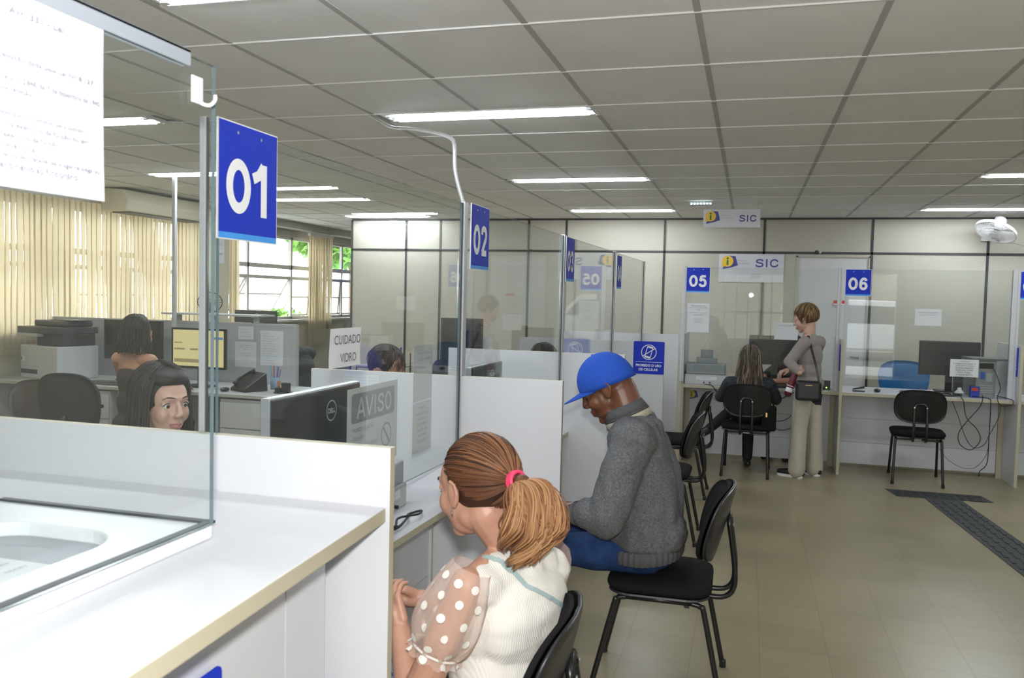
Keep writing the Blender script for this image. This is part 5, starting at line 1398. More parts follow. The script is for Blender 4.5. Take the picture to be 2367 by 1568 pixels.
# sheer sleeve
def sheer():
    m = bpy.data.materials.new('sheer_blush_fabric'); m.use_nodes = True; t = m.node_tree; t.nodes.clear(); L = t.links
    out = t.nodes.new('ShaderNodeOutputMaterial'); d = t.nodes.new('ShaderNodeBsdfDiffuse'); d.inputs[0].default_value = (.80, .62, .53, 1); tr = t.nodes.new('ShaderNodeBsdfTransparent')
    lw = t.nodes.new('ShaderNodeLayerWeight'); lw.inputs[0].default_value = .35; mr = t.nodes.new('ShaderNodeMapRange'); mr.inputs[3].default_value = .26; mr.inputs[4].default_value = .85
    mx = t.nodes.new('ShaderNodeMixShader'); L.new(lw.outputs['Facing'], mr.inputs[0]); L.new(mr.outputs[0], mx.inputs[0]); L.new(tr.outputs[0], mx.inputs[1]); L.new(d.outputs[0], mx.inputs[2]); L.new(mx.outputs[0], out.inputs[0]); return m
SHEER = sheer(); DOT = mat('cream_dot', (.82, .79, .74), .8)
def sleeve(sh, el, side):
    ax = (el - sh).normalized(); L_ = (el - sh).length
    mb = MB(); P0 = sh + Vector((0, 0, .016)); pts = [P0 - ax * .032, P0 + ax * .02, P0 + ax * .09, P0 + ax * .14, P0 + ax * .175, P0 + ax * .188, P0 + ax * .205]
    rs = [.050, .068, .083, .082, .067, .058, .070]
    x = ax.cross(Vector((0, 0, 1))).normalized(); y = ax.cross(x)
    N = 64; prof = smooth_path([(r, (p - P0).dot(ax), 0) for r, p in zip(rs, pts)], 6); vs = []; fs = []
    for q in prof:
        for i in range(N):
            a = 2 * PI * i / N; u = (q.y + .03) / .235; wv = .0045 * math.sin(a * 9 + side) * (0.3 + u) + .003 * math.sin(a * 17 + 2) * u
            rr = q.x + wv; vs.append(P0 + ax * (q.y + .004 * math.sin(a * 13) * (u > .9)) + (x * math.cos(a) + y * math.sin(a)) * rr)
    for j in range(len(prof) - 1):
        for i in range(N): fs.append((j * N + i, j * N + (i + 1) % N, (j + 1) * N + (i + 1) % N, (j + 1) * N + i))
    o = MB().add(vs, fs, SHEER).build('sheer_sleeve', root, smooth=True)
    bv = BVHTree.FromPolygons(vs, fs)
    d = MB(); row = 0
    for q in (.0, .042, .084, .126, .166, .198):
        n = 9 if q < .18 else 8
        for i in range(n):
            a = 2 * PI * (i + .5 * (row % 2)) / n; dr = x * math.cos(a) + y * math.sin(a); c = P0 + ax * q
            hit = bv.ray_cast(c, dr)
            if hit[0] is None: continue
            no = hit[1] if hit[1].dot(dr) > 0 else -hit[1]; u_ = no.orthogonal().normalized(); v_ = no.cross(u_); r_ = .0105; ring = [hit[0] + no * .0015]
            for k in range(16):
                b = 2 * PI * k / 16; pp = hit[0] + (u_ * math.cos(b) + v_ * math.sin(b)) * r_; nn = bv.find_nearest(pp); n2 = nn[1] if nn[1].dot(dr) > 0 else -nn[1]; ring.append(nn[0] + n2 * .0012)
            d.add(ring, [(0, 1 + k, 1 + (k + 1) % 16) for k in range(16)], DOT)
        row += 1
    W(d.build('polka_dots', o, smooth=True)); W(o)
    b = MB(); pts = [P0 + ax * .187 + (x * math.cos(2 * PI * k / 40) + y * math.sin(2 * PI * k / 40)) * .0595 for k in range(40)]; b.tube(pts, .0035, CREAM, 6, closed=True); W(b.build('sleeve_band', o, smooth=True))
sleeve(shL + Vector((0, 0, 0)), elL, 1); sleeve(shR, elR, 2)
bv = bvh_of(top)
TEALS = mat('pale_teal_strap', (.36, .47, .48), .6)
sp = [INV @ Vector(p) for p in ((-0.616,1.930,0.971), (-0.561,1.900,0.986), (-0.506,1.880,0.979), (-0.468,1.900,0.942), (-0.436,1.950,0.885), (-0.418,2.050,0.811), (-0.414,2.150,0.728))]
strap('bag_strap', sp, .011, TEALS, root, bv, .0035)
# trousers and shoes, under the desk line
DKT2 = mat('black_trousers', (.012, .012, .014), .8)
mb = MB(); kL, kR = T(.44, .12, .50), T(.44, -.10, .50)
mb.ell(T(0, 0, .545), (.17, .19, .095), DKT2, M=RT); mb.cone(T(.02, .09, .54), .085, kL, .062, DKT2); mb.cone(T(.02, -.09, .54), .085, kR, .062, DKT2)
mb.cone(kL, .062, T(.42, .12, .10), .042, DKT2); mb.cone(kR, .062, T(.42, -.10, .10), .042, DKT2)
W(fuse(mb, 'trousers', root, .012, DKT2, 3))
for y in (.12, -.10):
    mb = MB(); shoe(mb, T(.42, y, .09), Ff, BLACKP); W(fuse(mb, 'shoe', root, .008, BLACKP, 2))
# hair
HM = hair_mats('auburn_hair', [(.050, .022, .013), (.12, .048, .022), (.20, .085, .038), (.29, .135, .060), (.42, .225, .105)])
cap = MB().ell(H1 @ (Vector((-.030, 0, .034)) * s1), (.094 * s1, .0785 * s1, .092 * s1), HM[0], 28, 18, M=H1.to_3x3().to_4x4())
hair = W(cap.build('hair', root, smooth=True))
tie = Vector((-.138, 0, .010)); cen = Vector((-.028, 0, .030)); rnd = random.Random(11)
rad = Vector((.101, .0815, .098))
def on_ell(d, k=1.0):
    d = Vector(d); q = math.sqrt((d.x / rad.x) ** 2 + (d.y / rad.y) ** 2 + (d.z / rad.z) ** 2); return cen + d / q * k
locks = MB()
for i in range(900):
    if i < 700:
        a = rnd.uniform(-118, 118); aa = abs(a)
        # hairline seen as a ring around the face: forehead at 0, temples, above the ears, nape
        fx = .062 * math.cos(R(a * .9)) + .012 if aa < 70 else .030 - (aa - 70) * .0016
        st = Vector((fx + rnd.uniform(-.012, .004), math.sin(R(a)) * .075, math.cos(R(a)) * .085 + (0 if aa < 95 else -.0)))
    else:
        a = rnd.uniform(-40, 40); st = Vector((-.075 - rnd.random() * .02, math.sin(R(a)) * .07, -.070 + abs(a) * .0003))
    if i % 3 == 0: # start further back on the crown for density
        st = Vector((rnd.uniform(-.07, .03), rnd.uniform(-.07, .07), rnd.uniform(.02, .08)))
    d0 = (st - (Vector((0, 0, 0)) if i >= 700 else Vector((0, 0, 0)))); d0 = st - cen * .4; d1 = tie - cen
    pts = []; K = 12; off = rnd.uniform(.992, 1.035); wob = rnd.uniform(-.02, .02)
    a0 = d0.normalized(); a1 = d1.normalized(); om = math.acos(max(-1, min(1, a0.dot(a1))))
    if om < .25: continue
    for k in range(K + 1):
        t = k / K; dd = (a0 * math.sin((1 - t) * om) + a1 * math.sin(t * om)) / math.sin(om)
        dd = dd + Vector((0, 0, 1)) * .10 * math.sin(PI * t) * (1 if st.z > 0 else -.3) * .6; p = on_ell(dd, off + wob * math.sin(PI * t))
        if t > .75: p = p.lerp(tie, (t - .75) * 2.6)
        pts.append(H1 @ (p * s1))
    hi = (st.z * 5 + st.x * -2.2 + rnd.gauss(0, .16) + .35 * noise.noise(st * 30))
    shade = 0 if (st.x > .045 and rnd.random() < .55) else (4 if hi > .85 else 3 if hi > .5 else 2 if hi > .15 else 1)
    r0 = rnd.uniform(.0013, .0028) * s1
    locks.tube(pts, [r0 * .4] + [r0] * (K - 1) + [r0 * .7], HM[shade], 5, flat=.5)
# loose strand in front of the ear
W(locks.build('hair_strands', hair, smooth=True))
# hair tie
PINK = mat('neon_pink_tie', (.85, .06, .16), .45)
tw = H1 @ (tie * s1); bd = (H1.to_3x3() @ Vector((-1, 0, .05))).normalized(); ux = bd.cross(Vector((0, 0, 1))).normalized(); uy = ux.cross(bd)
m = MB()
for k in range(3): m.tube([tw + bd * (-.004 + k * .006) + (ux * math.cos(2 * PI * i / 20) + uy * math.sin(2 * PI * i / 20)) * .0245 for i in range(20)], .0052, PINK, 6, closed=True)
W(m.build('hair_tie', hair, smooth=True))
pt = MB(); dn = Vector((0, 0, -1)); bk = (bd * 1.0 + Vector((.35, -.1, 0)) * .4).normalized(); bk.z = 0; lat = bk.cross(dn).normalized()
clumps = [(rnd.uniform(-1, 1), rnd.random() ** .6, rnd.uniform(.74, 1.0), rnd.uniform(0, 6.28), rnd.uniform(.016, .034), rnd.uniform(6, 9.5), rnd.gauss(0, .7)) for _ in range(34)]
for i in range(560):
    ca_, cb_, ln, ph, cu, fr, tone = clumps[i % 34]; K = 18; pts = []
    a = ca_ + rnd.gauss(0, .16); b = max(0, min(1.08, cb_ + rnd.gauss(0, .10))); ln = ln * rnd.uniform(.95, 1.04); ph = ph + rnd.gauss(0, .25)
    for k in range(K + 1):
        t = k / K
        out = (.012 + .108 * b) * math.sin(min(1, t * 1.25) * PI / 2) - .085 * b * (max(0, t - .62) / .38) ** 1.3
        z = .034 * b * math.sin(PI * min(t * 1.7, 1)) - .205 * ln * t ** 1.25
        la = a * (.016 + .052 * math.sin(PI * min(1, t * .85))) * (1 - .20 * b)
        w_ = cu * t * math.sin(t * fr + ph); w2 = cu * t * math.cos(t * fr + ph)
        pts.append(tw + bd * .006 + bk * (out + w_) + lat * (la + w2) + Vector((0, 0, z)))
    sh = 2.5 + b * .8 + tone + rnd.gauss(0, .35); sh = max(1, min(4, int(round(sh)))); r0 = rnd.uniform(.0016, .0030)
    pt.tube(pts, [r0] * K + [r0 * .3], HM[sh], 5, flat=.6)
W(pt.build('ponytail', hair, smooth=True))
m = MB().cone(tw + bk * .02, .022, tw + bk * .050 + Vector((0, 0, -.09)), .045, HM[1]).ell(tw + bk * .045 + Vector((0, 0, -.125)), (.045, .045, .045), HM[1]); W(m.build('ponytail_core', hair, smooth=True))
# bag on the lap
LB = mat('pale_blue_leather', (.20, .36, .56), .45); GOLD = mat('gold_stud', (.85, .6, .25), .2, 1.0)
c = Vector((-0.862,1.970,0.680)); o = tag(MB().box((c.x - .09, c.y - .03, c.z - .10), (c.x + .035, c.y + .04, c.z + .035), LB).build('handbag', bevel=.012), 'pale blue handbag with round gold studs on the lap of the ponytailed woman', 'bag')
for k in range(3): MB().tube([(c.x - .085, c.y - .031, c.z + .018 - k * .035), (c.x + .03, c.y - .031, c.z + .018 - k * .035)], .004, mat('dark_blue_piping', (.04, .10, .25), .5), 6).build('piping', o); MB().ell((c.x + .005, c.y - .034, c.z + .004 - k * .032), (.009, .005, .009), GOLD, 14, 8).build('gold_stud', o, smooth=True)

# ---------------------------------------------------------------- man in the blue cap
root = empty('person', (-.35, 3.5, 0), 0, 'seated man in a blue cap, grey wool sweater and blue jeans', 'person')
INV = Matrix.Translation(-Vector(root.location))
H2 = hmat((-0.566,3.500,1.223), (-.86, -.02, -.50)); s2 = 1.14
mb = MB(); head_shape(mb, H2, s2, SKD, False)
nb = Vector((-0.475,3.500,1.124)); mb.cone(H2 @ Vector((-.045, 0, -.03)), .070, nb, .074, SKD); mb.cone(H2 @ Vector((-.01, 0, -.07)), .062, nb + Vector((-.03, 0, -.02)), .065, SKD)
wl = Vector((-0.652,3.270,0.735)); wr = Vector((-0.702,3.620,0.660))
mb.cone(Vector((-0.584,3.240,0.728)), .04, wl, .030, SKD); mb.cone(Vector((-0.641,3.660,0.627)), .04, wr, .030, SKD)
hand_shape(mb, wl, Vector((-.85, .35, .15)), Vector((.1, .35, -.9)), -1, 1.12, .8, SKD); hand_shape(mb, wr, Vector((-.85, -.30, .12)), Vector((.1, -.35, -.9)), 1, 1.12, .8, SKD)
for q_, e_, w_ in ((.30 - .5, (-0.508,3.210,0.760), wl), (.70 - .5, (-0.585,3.740,0.622), wr)):
    sh_ = Vector((-0.453,3.500,1.010)) + Vector((0, q_, 0)); mb.cone(nb, .05, sh_, .04, SKD); mb.cone(sh_, .04, Vector(e_), .035, SKD); mb.cone(Vector(e_), .035, w_, .03, SKD)
W(fuse(mb, 'body', root, .0055, SKD, 3))
before = set(bpy.data.objects); face_parts(H2, s2, root, lip=False, closed=True, brow=False)
for o in set(bpy.data.objects) - before: W(o)
WOOL = mat('grey_melange_wool', (.135, .137, .145), .95, spec=.1, noise_amt=.30, noise_scale=140, bump=.9, bump_scale=260)
mb = MB(); A = lambda px, r: mb
def Y(*a): return Vector(a[0])
tor = [((-0.380,3.500,0.649), .146), ((-0.385,3.500,0.737), .158), ((-0.406,3.500,0.891), .150), ((-0.439,3.500,1.026), .118)]
for dy in (-.085, 0, .085):
    mb.chain([Vector(p) + Vector((0, dy, 0)) for p, r in tor], [r * (1 if dy == 0 else .92) for p, r in tor], WOOL, 18)
sl = Vector((-0.427,3.300,1.044)); sr = Vector((-0.479,3.700,0.988)); el = Vector((-0.508,3.210,0.760)); er = Vector((-0.585,3.740,0.622))
mb.cone(Vector((-0.312,3.420,0.659)), .105, Vector((-0.328,3.600,0.610)), .105, WOOL); mb.cone(Vector((-0.446,3.400,0.651)), .09, Vector((-0.473,3.600,0.595)), .09, WOOL); mb.cone(sl, .092, sr, .092, WOOL); mb.cone(nb + Vector((.005, 0, -.035)), .088, Vector((-0.447,3.500,1.044)), .125, WOOL)
mb.cone(sl, .088, el, .078, WOOL); mb.cone(el, .076, wl + Vector((.035, 0, 0)), .048, WOOL); mb.cone(sr, .088, er, .075, WOOL); mb.cone(er, .074, wr + Vector((.035, 0, 0)), .048, WOOL)
mb.cone(el + Vector((.0, 0, -.02)), .074, (el + wl) / 2, .066, WOOL)
fo = folds(8, .013, 8, (1.6, 1.2, .8)); fo2 = folds(4, .0045, 20)
W(fuse(mb, 'wool_sweater', root, .0085, WOOL, 6, lambda c: fo(c) + fo2(c)))
# ribbed hem, cuffs and collar
WD = mat('grey_wool_rib', (.10, .10, .105), .95, spec=.1, bump=.6, bump_scale=300); BEIGEC = mat('beige_collar_band', (.42, .39, .31), .9)
hc = Vector((-0.387,3.500,0.516)); m = MB(); N = 160; vs = []; fs = []
for j in range(6):
    u = j / 5
    for i in range(N):
        a = 2 * PI * i / N; rb = .0035 * math.sin(i * PI); rb = .004 if (i // 2) % 2 else -.002
        x = (.152 + .008 * math.sin(PI * u) + rb) * math.cos(a); y = (.215 + .008 * math.sin(PI * u) + rb) * math.sin(a)
        vs.append(hc + Vector((x, y, (.078 - .055 * u) + .05 * x)))
for j in range(5):
    for i in range(N): fs.append((j * N + i, j * N + (i + 1) % N, (j + 1) * N + (i + 1) % N, (j + 1) * N + i))
W(m.add(vs, fs, WD).build('ribbed_hem', root, smooth=True))
def collar(name, c, axis, r0, r1, h, mt, t=.006, a0=-180, a1=180, tilt=0.0, sy=1.0):
    ax = Vector(axis).normalized(); x = Vector((-1, 0, 0)); x = (x - ax * x.dot(ax)).normalized(); y = ax.cross(x); n = 40; vs = []; fs = []
    for i in range(n + 1):
        a = R(a0 + (a1 - a0) * i / n)
        for (rr, hh) in ((r0, 0), (r1, h), (r1 - t, h), (r0 - t, 0)):
            vs.append(Vector(c) + (x * math.cos(a) + y * math.sin(a) * sy) * rr + ax * (hh + tilt * math.cos(a)))
    for i in range(n):
        for k in range(4): fs.append((4 * i + k, 4 * i + (k + 1) % 4, 4 * i + 4 + (k + 1) % 4, 4 * i + 4 + k))
    fs += [(0, 1, 2, 3), (4 * n + 3, 4 * n + 2, 4 * n + 1, 4 * n)]
    return W(MB().add(vs, fs, mt).build(name, root, smooth=True))
ca = Vector((-.42, 0, .90)); cb = nb + Vector((.0, 0, -.018))
collar('collar_band', cb - ca * .020, ca, .104, .098, .034, BEIGEC, .008); collar('collar', cb + ca * .008, ca, .100, .084, .048, WD, .008)
for w_, e_ in ((wl, el), (wr, er)):
    d = (w_ - e_).normalized(); m = MB().tube([w_ - d * .020, w_ - d * .005, w_ + d * .015], [.047, .043, .038], WD, 20); W(m.build('cuff', root, smooth=True))
JEAN = mat('blue_denim', (.018, .045, .135), .85, spec=.2, noise_amt=.35, noise_scale=14, bump=.5, bump_scale=500)
mb = MB()
hpL, hpR = Vector((-0.375,3.400,0.525)), Vector((-0.400,3.620,0.463)); hpL.z = hpR.z = .565
kl, kr = hpL + Vector((-.40, -.02, -.015)), hpR + Vector((-.44, .02, -.005))
mb.ell((hpL + hpR) / 2 + Vector((.0, 0, -.015)), (.145, .19, .075), JEAN); mb.cone(hpL, .088, kl, .066, JEAN); mb.cone(hpR, .088, kr, .066, JEAN)
al, ar = kl + Vector((-.02, 0, -.46)), kr + Vector((-.06, 0, -.46)); al.z = ar.z = .09
mb.cone(kl, .066, al, .050, JEAN); mb.cone(kr, .066, ar, .050, JEAN)
W(fuse(mb, 'jeans', root, .009, JEAN, 4, folds(5, .006, 12)))
for a_ in (al, ar): mb = MB(); shoe(mb, a_, (-1, 0, 0), BLACKP, 1.15); W(fuse(mb, 'shoe', root, .008, BLACKP, 2))
CAP = mat('royal_blue_cap', (.022, .085, .46), .85, spec=.2, bump=.3, bump_scale=700)
m = MB(); vs = []; fs = []; N = 48; K = 12; HR = H2.copy()
for j in range(K + 1):
    th = (PI / 2 + .10) * j / K
    for i in range(N):
        a = 2 * PI * i / N; c_, s_ = math.cos(a), math.sin(a)
        sm = .0015 * (1 if i % 8 else -.6)
        p = Vector((-.010 + (.106 + sm) * math.sin(th) * c_, (.083 + sm) * math.sin(th) * s_, .030 + .103 * math.cos(th) - (.012 * (1 - c_) * (j / K) ** 3) + .0))
        vs.append(H2 @ (p * s2))
for j in range(K):
    for i in range(N): fs.append((j * N + i, (j + 1) * N + i, (j + 1) * N + (i + 1) % N, j * N + (i + 1) % N))
cap = W(m.add(vs, fs, CAP).build('cap', root, smooth=True)); k_ = cap.modifiers.new('t', 'SOLIDIFY'); k_.thickness = .004; k_.offset = 0
m = MB(); vs = []; fs = []; nu, nv = 20, 8
for j in range(nv + 1):
    for i in range(nu + 1):
        a = R(-72 + 144 * i / nu); v = j / nv; rr = .098 + v * .078 * (math.cos(a) ** .7)
        x = -.010 + (.100 + v * .082 * max(0, math.cos(a)) ** .6) * math.cos(a); y = .080 * math.sin(a) * (1 - .10 * v)
        vs.append(H2 @ (Vector((x, y, .026 - .010 * v - 2.2 * y * y + .004)) * s2))
for j in range(nv):
    for i in range(nu): fs.append((j * (nu + 1) + i, j * (nu + 1) + i + 1, (j + 1) * (nu + 1) + i + 1, (j + 1) * (nu + 1) + i))
br = W(m.add(vs, fs, CAP).build('cap_brim', cap, smooth=True)); k_ = br.modifiers.new('t', 'SOLIDIFY'); k_.thickness = .004
W(MB().ell(H2 @ (Vector((-.010, 0, .134)) * s2), (.007, .007, .004), CAP, 12, 8).build('cap_button', cap, smooth=True))

# ---------------------------------------------------------------- generic figure
def figure(label, loc, ang, pose, top_m, leg_m, skin_m, shoe_m=BLACKP, hs=1.0, vox=.010, female=True, hair=None, head_pitch=-.1, head_yaw=0.0, lean=0.0, face=False, bare=False, legs=True, sleeves=True, group=None, tw=1.0):
    """pose: dict of joints in the person's own frame (x forward, y left, z up); head centre 'hd', neck 'nk', shoulders, elbows, wrists, hips, knees, ankles"""
    root = empty('person', loc, R(ang), label, 'person', group)
    P_ = {k: Vector(v) for k, v in pose.items()}
    cyw, syw = math.cos(R(head_yaw)), math.sin(R(head_yaw))
    H = hmat(P_['hd'], (cyw, syw, head_pitch))
    mb = MB(); head_shape(mb, H, hs, skin_m, female); mb.cone(H @ Vector((-.03, 0, -.06)), .050, P_['nk'], .055, skin_m)
    for s_ in 'LR':
        mb.cone(P_['sh' + s_], .050 if bare else .036, P_['el' + s_], .040 if bare else .034, skin_m)
        mb.cone(P_['nk'], .036, P_['sh' + s_], .034, skin_m)
        mb.cone(P_['el' + s_], .038, P_['wr' + s_], .026, skin_m)
        d = (P_['wr' + s_] - P_['el' + s_]).normalized(); hd_ = P_.get('hdir' + s_, d); hn = P_.get('hn' + s_, Vector((0, 0, -1)))
        hand_shape(mb, P_['wr' + s_], hd_, hn, -1 if s_ == 'L' else 1, .95, P_.get('curl', Vector((.5, 0, 0))).x, skin_m)
    if bare:
        mb.cone(P_['shL'], .052, P_['shR'], .052, skin_m); mb.ell((P_['shL'] + P_['shR']) / 2 + Vector((.02, 0, -.06)), (.095, .16, .11), skin_m); mb.cone(P_['nk'], .06, P_['nk'] + Vector((.01, 0, -.08)), .10, skin_m)
    fuse(mb, 'body', root, vox * .6, skin_m, 3)
    sm = (P_['shL'] + P_['shR']) / 2; hp = (P_['hpL'] + P_['hpR']) / 2; mb = MB(); drop = .09 if bare else 0
    ch = sm * .72 + hp * .28; be = sm * .35 + hp * .65
    mb.ell(ch + Vector((.015, 0, -.01)), (.112 * tw, .160 * tw, .15), top_m); mb.ell(be + Vector((.015, 0, 0)), (.115 * tw, .150 * tw, .16), top_m); mb.ell(hp + Vector((0, 0, .03)), (.135 * tw, .170 * tw, .10), top_m)
    if not bare:
        mb.cone(P_['shL'], .060 * tw, P_['shR'], .060 * tw, top_m); mb.cone(sm, .075, P_['nk'] + Vector((0, 0, -.01)), .060, top_m)
        for s_ in 'LR':
            mb.cone(P_['sh' + s_], .060 * tw, P_['el' + s_], .050 * tw, top_m)
            if sleeves: mb.cone(P_['el' + s_], .049 * tw, P_['wr' + s_] * .88 + P_['el' + s_] * .12, .036 * tw, top_m)
    fuse(mb, 'top', root, vox, top_m, 4, folds(len(label), .006, 10))
    if legs:
        mb = MB(); mb.ell(hp, (.125, .165, .11), leg_m); fl = pose.get('flare', (.045, 0, 0))[0]
        for s_ in 'LR':
            mb.cone(P_['hp' + s_], .088, P_['kn' + s_], .064, leg_m); mb.cone(P_['kn' + s_], .062, P_['an' + s_], fl, leg_m)
        fuse(mb, 'trousers', root, vox * 1.1, leg_m, 3, folds(len(label) + 2, .005, 9))
        for s_ in 'LR':
            mb = MB(); shoe(mb, P_['an' + s_], P_.get('ft' + s_, Vector((1, 0, 0))), shoe_m); fuse(mb, 'shoe', root, .008, shoe_m, 2)
    if face: face_parts(H, hs, root)
    return root, H
SIT = dict(hd=(.03, 0, 1.14), nk=(-.01, 0, .985), shL=(-.01, .16, .93), shR=(-.01, -.16, .93), elL=(.06, .23, .70), elR=(.06, -.23, .70), wrL=(.27, .13, .80), wrR=(.27, -.13, .80), hpL=(-.02, .09, .54), hpR=(-.02, -.09, .54), knL=(.40, .11, .53), knR=(.40, -.11, .53), anL=(.40, .11, .10), anR=(.40, -.11, .10))
def sit(**k):
    d = dict(SIT); d.update(k); return d
def long_hair(H, s, root, mats, length, back=True, n=260, seed=1, spread=.085, front=(.02, .045), part=0.0, curl=.004, cover=80, vol=1.0, inward=0.0, start_x=(-.05, .045), front_cap=False):
    """strands from a parting over the skull and straight down"""
    rnd = random.Random(seed); r3 = H.to_3x3().to_4x4()
    hair = MB().ell(H @ (Vector((-.026, 0, .036)) * s), (.092 * s * vol, .079 * s * vol, .090 * s * vol), mats[0], 24, 16, M=r3)
    if front_cap: hair.ell(H @ (Vector((-.006, 0, .088)) * s), (.084 * s, .076 * s, .042 * s), mats[0], 24, 16, M=r3)
    hair = hair.build('hair', root, smooth=True)
    m = MB(); zax = Vector((0, 0, 1))
    for i in range(n):
        az = R(rnd.uniform(cover, 360 - cover)); # direction where the strand leaves the head; 0 = face
        r_e = Vector((.100 * vol, .084 * vol, .098 * vol)); cen = Vector((-.024, 0, .034)); off = rnd.uniform(.97, 1.06)
        st = Vector((rnd.uniform(*start_x), part + rnd.uniform(-.006, .006), 0)); pts = []
        d1 = Vector((math.cos(az), math.sin(az), -.10)).normalized(); d0 = Vector((st.x * 6, (st.y) * 6 + (.15 if math.sin(az) > 0 else -.15), 1)).normalized(); om = math.acos(max(-1, min(1, d0.dot(d1)))) or .1
        for k in range(9):
            t = k / 8; dd = (d0 * math.sin((1 - t) * om) + d1 * math.sin(t * om)) / math.sin(om); q = math.sqrt((dd.x / r_e.x) ** 2 + (dd.y / r_e.y) ** 2 + (dd.z / r_e.z) ** 2); pts.append(H @ ((cen + dd / q * off) * s))
        e = pts[-1]; L = length * rnd.uniform(.82, 1.05); outv = (e - H.translation); outv.z = 0; outv.normalize(); ph = rnd.uniform(0, 6)
        for k in range(1, 10):
            t = k / 9; pts.append(e + Vector((0, 0, -L * t)) + outv * (.015 * t - inward * t) + Vector((math.sin(ph + t * 8), math.cos(ph + t * 7), 0)) * curl * t)
        r0 = rnd.uniform(.0025, .005) * s; m.tube(pts, [r0] * (len(pts) - 2) + [r0 * .7, r0 * .3], rnd.choice(mats), 5, flat=.5)
    m.build('hair_strands', hair, smooth=True); return hair
def short_hair(H, s, root, mats, n=260, seed=2, length=.05, line=-.25, thick=.0035, vol=1.0, face_x=.035, fz=.35):
    rnd = random.Random(seed); r3 = H.to_3x3().to_4x4()
    hair = MB().ell(H @ (Vector((-.026, 0, .040)) * s), (.091 * s * vol, .079 * s * vol, .088 * s * vol), mats[0], 24, 16, M=r3).build('hair', root, smooth=True)
    m = MB(); cr = Vector((-.06, 0, .12))
    for i in range(n):
        az = rnd.uniform(-PI, PI); el = rnd.uniform(line, 1.45); d = Vector((math.cos(az) * math.cos(el), math.sin(az) * math.cos(el), math.sin(el)))
        if d.x > face_x / .09 and d.z < fz: continue
        c = Vector((-.024, 0, .038)); p = c + Vector((d.x * .094, d.y * .081, d.z * .092)) * vol; t_ = (p - cr); t_ = (t_ - d * t_.dot(d)).normalized(); pts = []
        for k in range(5):
            u = k / 4; q = p + t_ * length * (u - .4) * .9; dq = q - c; f = math.sqrt((dq.x / .096) ** 2 + (dq.y / .083) ** 2 + (dq.z / .094) ** 2); pts.append(H @ ((c + dq / f * vol * (1 + .05 * math.sin(PI * u))) * s))
        m.tube(pts, [thick * .6, thick, thick, thick * .8, thick * .2], rnd.choice(mats), 5, flat=.5)
    m.build('hair_strands', hair, smooth=True); return hair
DARKH = hair_mats('dark_hair', [(.010, .007, .007), (.016, .011, .011), (.024, .016, .015), (.035, .024, .022)])

# young woman clerk behind the foreground glass
hc = Vector((-1.822,2.296,1.228))
ps = sit(hd=(.04, 0, hc.z), nk=(-.01, 0, hc.z - .16), shL=(-.01, .16, hc.z - .22), shR=(-.01, -.16, hc.z - .22), elL=(.08, .22, .84), elR=(.08, -.22, .84), wrL=(.32, .12, .80), wrR=(.32, -.12, .80))
a_ = -20
rt, H = figure('young woman clerk with long straight dark hair seated behind the foreground glass', (hc.x - .04 * math.cos(R(a_)), hc.y - .04 * math.sin(R(a_)), 0), a_, ps, mat('dark_teal_blouse', (.02, .045, .055), .8), DKT2, SKF, hs=.95, vox=.007, head_pitch=-.07, head_yaw=0, face=True)
long_hair(H, .95, rt, DARKH, .30, n=620, seed=5, part=-.010, cover=50, vol=1.08, start_x=(-.03, .078), front_cap=True)

# bare backed clerk
hc = Vector((-4.451,5.300,1.243))
ps = sit(hd=(.03, 0, hc.z), nk=(.0, 0, hc.z - .14), shL=(-.01, .165, hc.z - .185), shR=(-.01, -.165, hc.z - .185), elL=(.12, .24, .86), elR=(.12, -.24, .86), wrL=(.34, .14, .83), wrR=(.34, -.14, .83))
rt, H = figure('clerk with dark curly hair and bare shoulders seen from behind at the long desk', (hc.x, hc.y, 0), 82, ps, mat('brown_strapless_top', (.05, .035, .03), .8), DKT2, SKT, hs=1.05, bare=True, head_pitch=-.1)
long_hair(H, 1.08, rt, DARKH, .17, n=260, seed=9, cover=70, curl=.016, vol=1.12)
# balding man clerk at counter 02
hc = Vector((-1.840,4.050,1.184))
ps = sit(hd=(.10, 0, hc.z), nk=(.02, 0, hc.z - .13), shL=(-.02, .18, hc.z - .21), shR=(-.02, -.18, hc.z - .21), elL=(.10, .25, .84), elR=(.10, -.25, .84), wrL=(.34, .12, .82), wrR=(.34, -.12, .82))
rt, H = figure('male clerk with thinning dark hair bowed behind the divider of counter 02', (hc.x - .10, hc.y, 0), 0, ps, mat('navy_shirt', (.02, .03, .07), .8), DKT2, SKT, hs=1.08, female=False, head_pitch=-.85)
short_hair(H, 1.08, rt, hair_mats('thin_hair', [(.045, .028, .030), (.06, .038, .036), (.10, .062, .052), (.03, .02, .025)]), n=520, length=.04, thick=.002, face_x=.06, fz=.05)
# person behind the partition edge, dark jacket
hc = Vector((-4.217,7.000,1.086))
ps = sit(hd=(.25, 0, 1.12), nk=(.14, 0, 1.03), shL=(.05, .18, .99), shR=(.05, -.18, .99), elL=(.20, .24, .82), elR=(.20, -.24, .82), wrL=(.40, .12, .82), wrR=(.40, -.12, .82))
rt, H = figure('clerk in a dark jacket leaning behind the right end of the partition', (-4.17, 7.30, 0), 178, ps, mat('charcoal_jacket', (.02, .024, .03), .85), DKT2, SKT, tw=1.15, head_pitch=-.9)
short_hair(H, 1.0, rt, DARKH, n=200, seed=3)
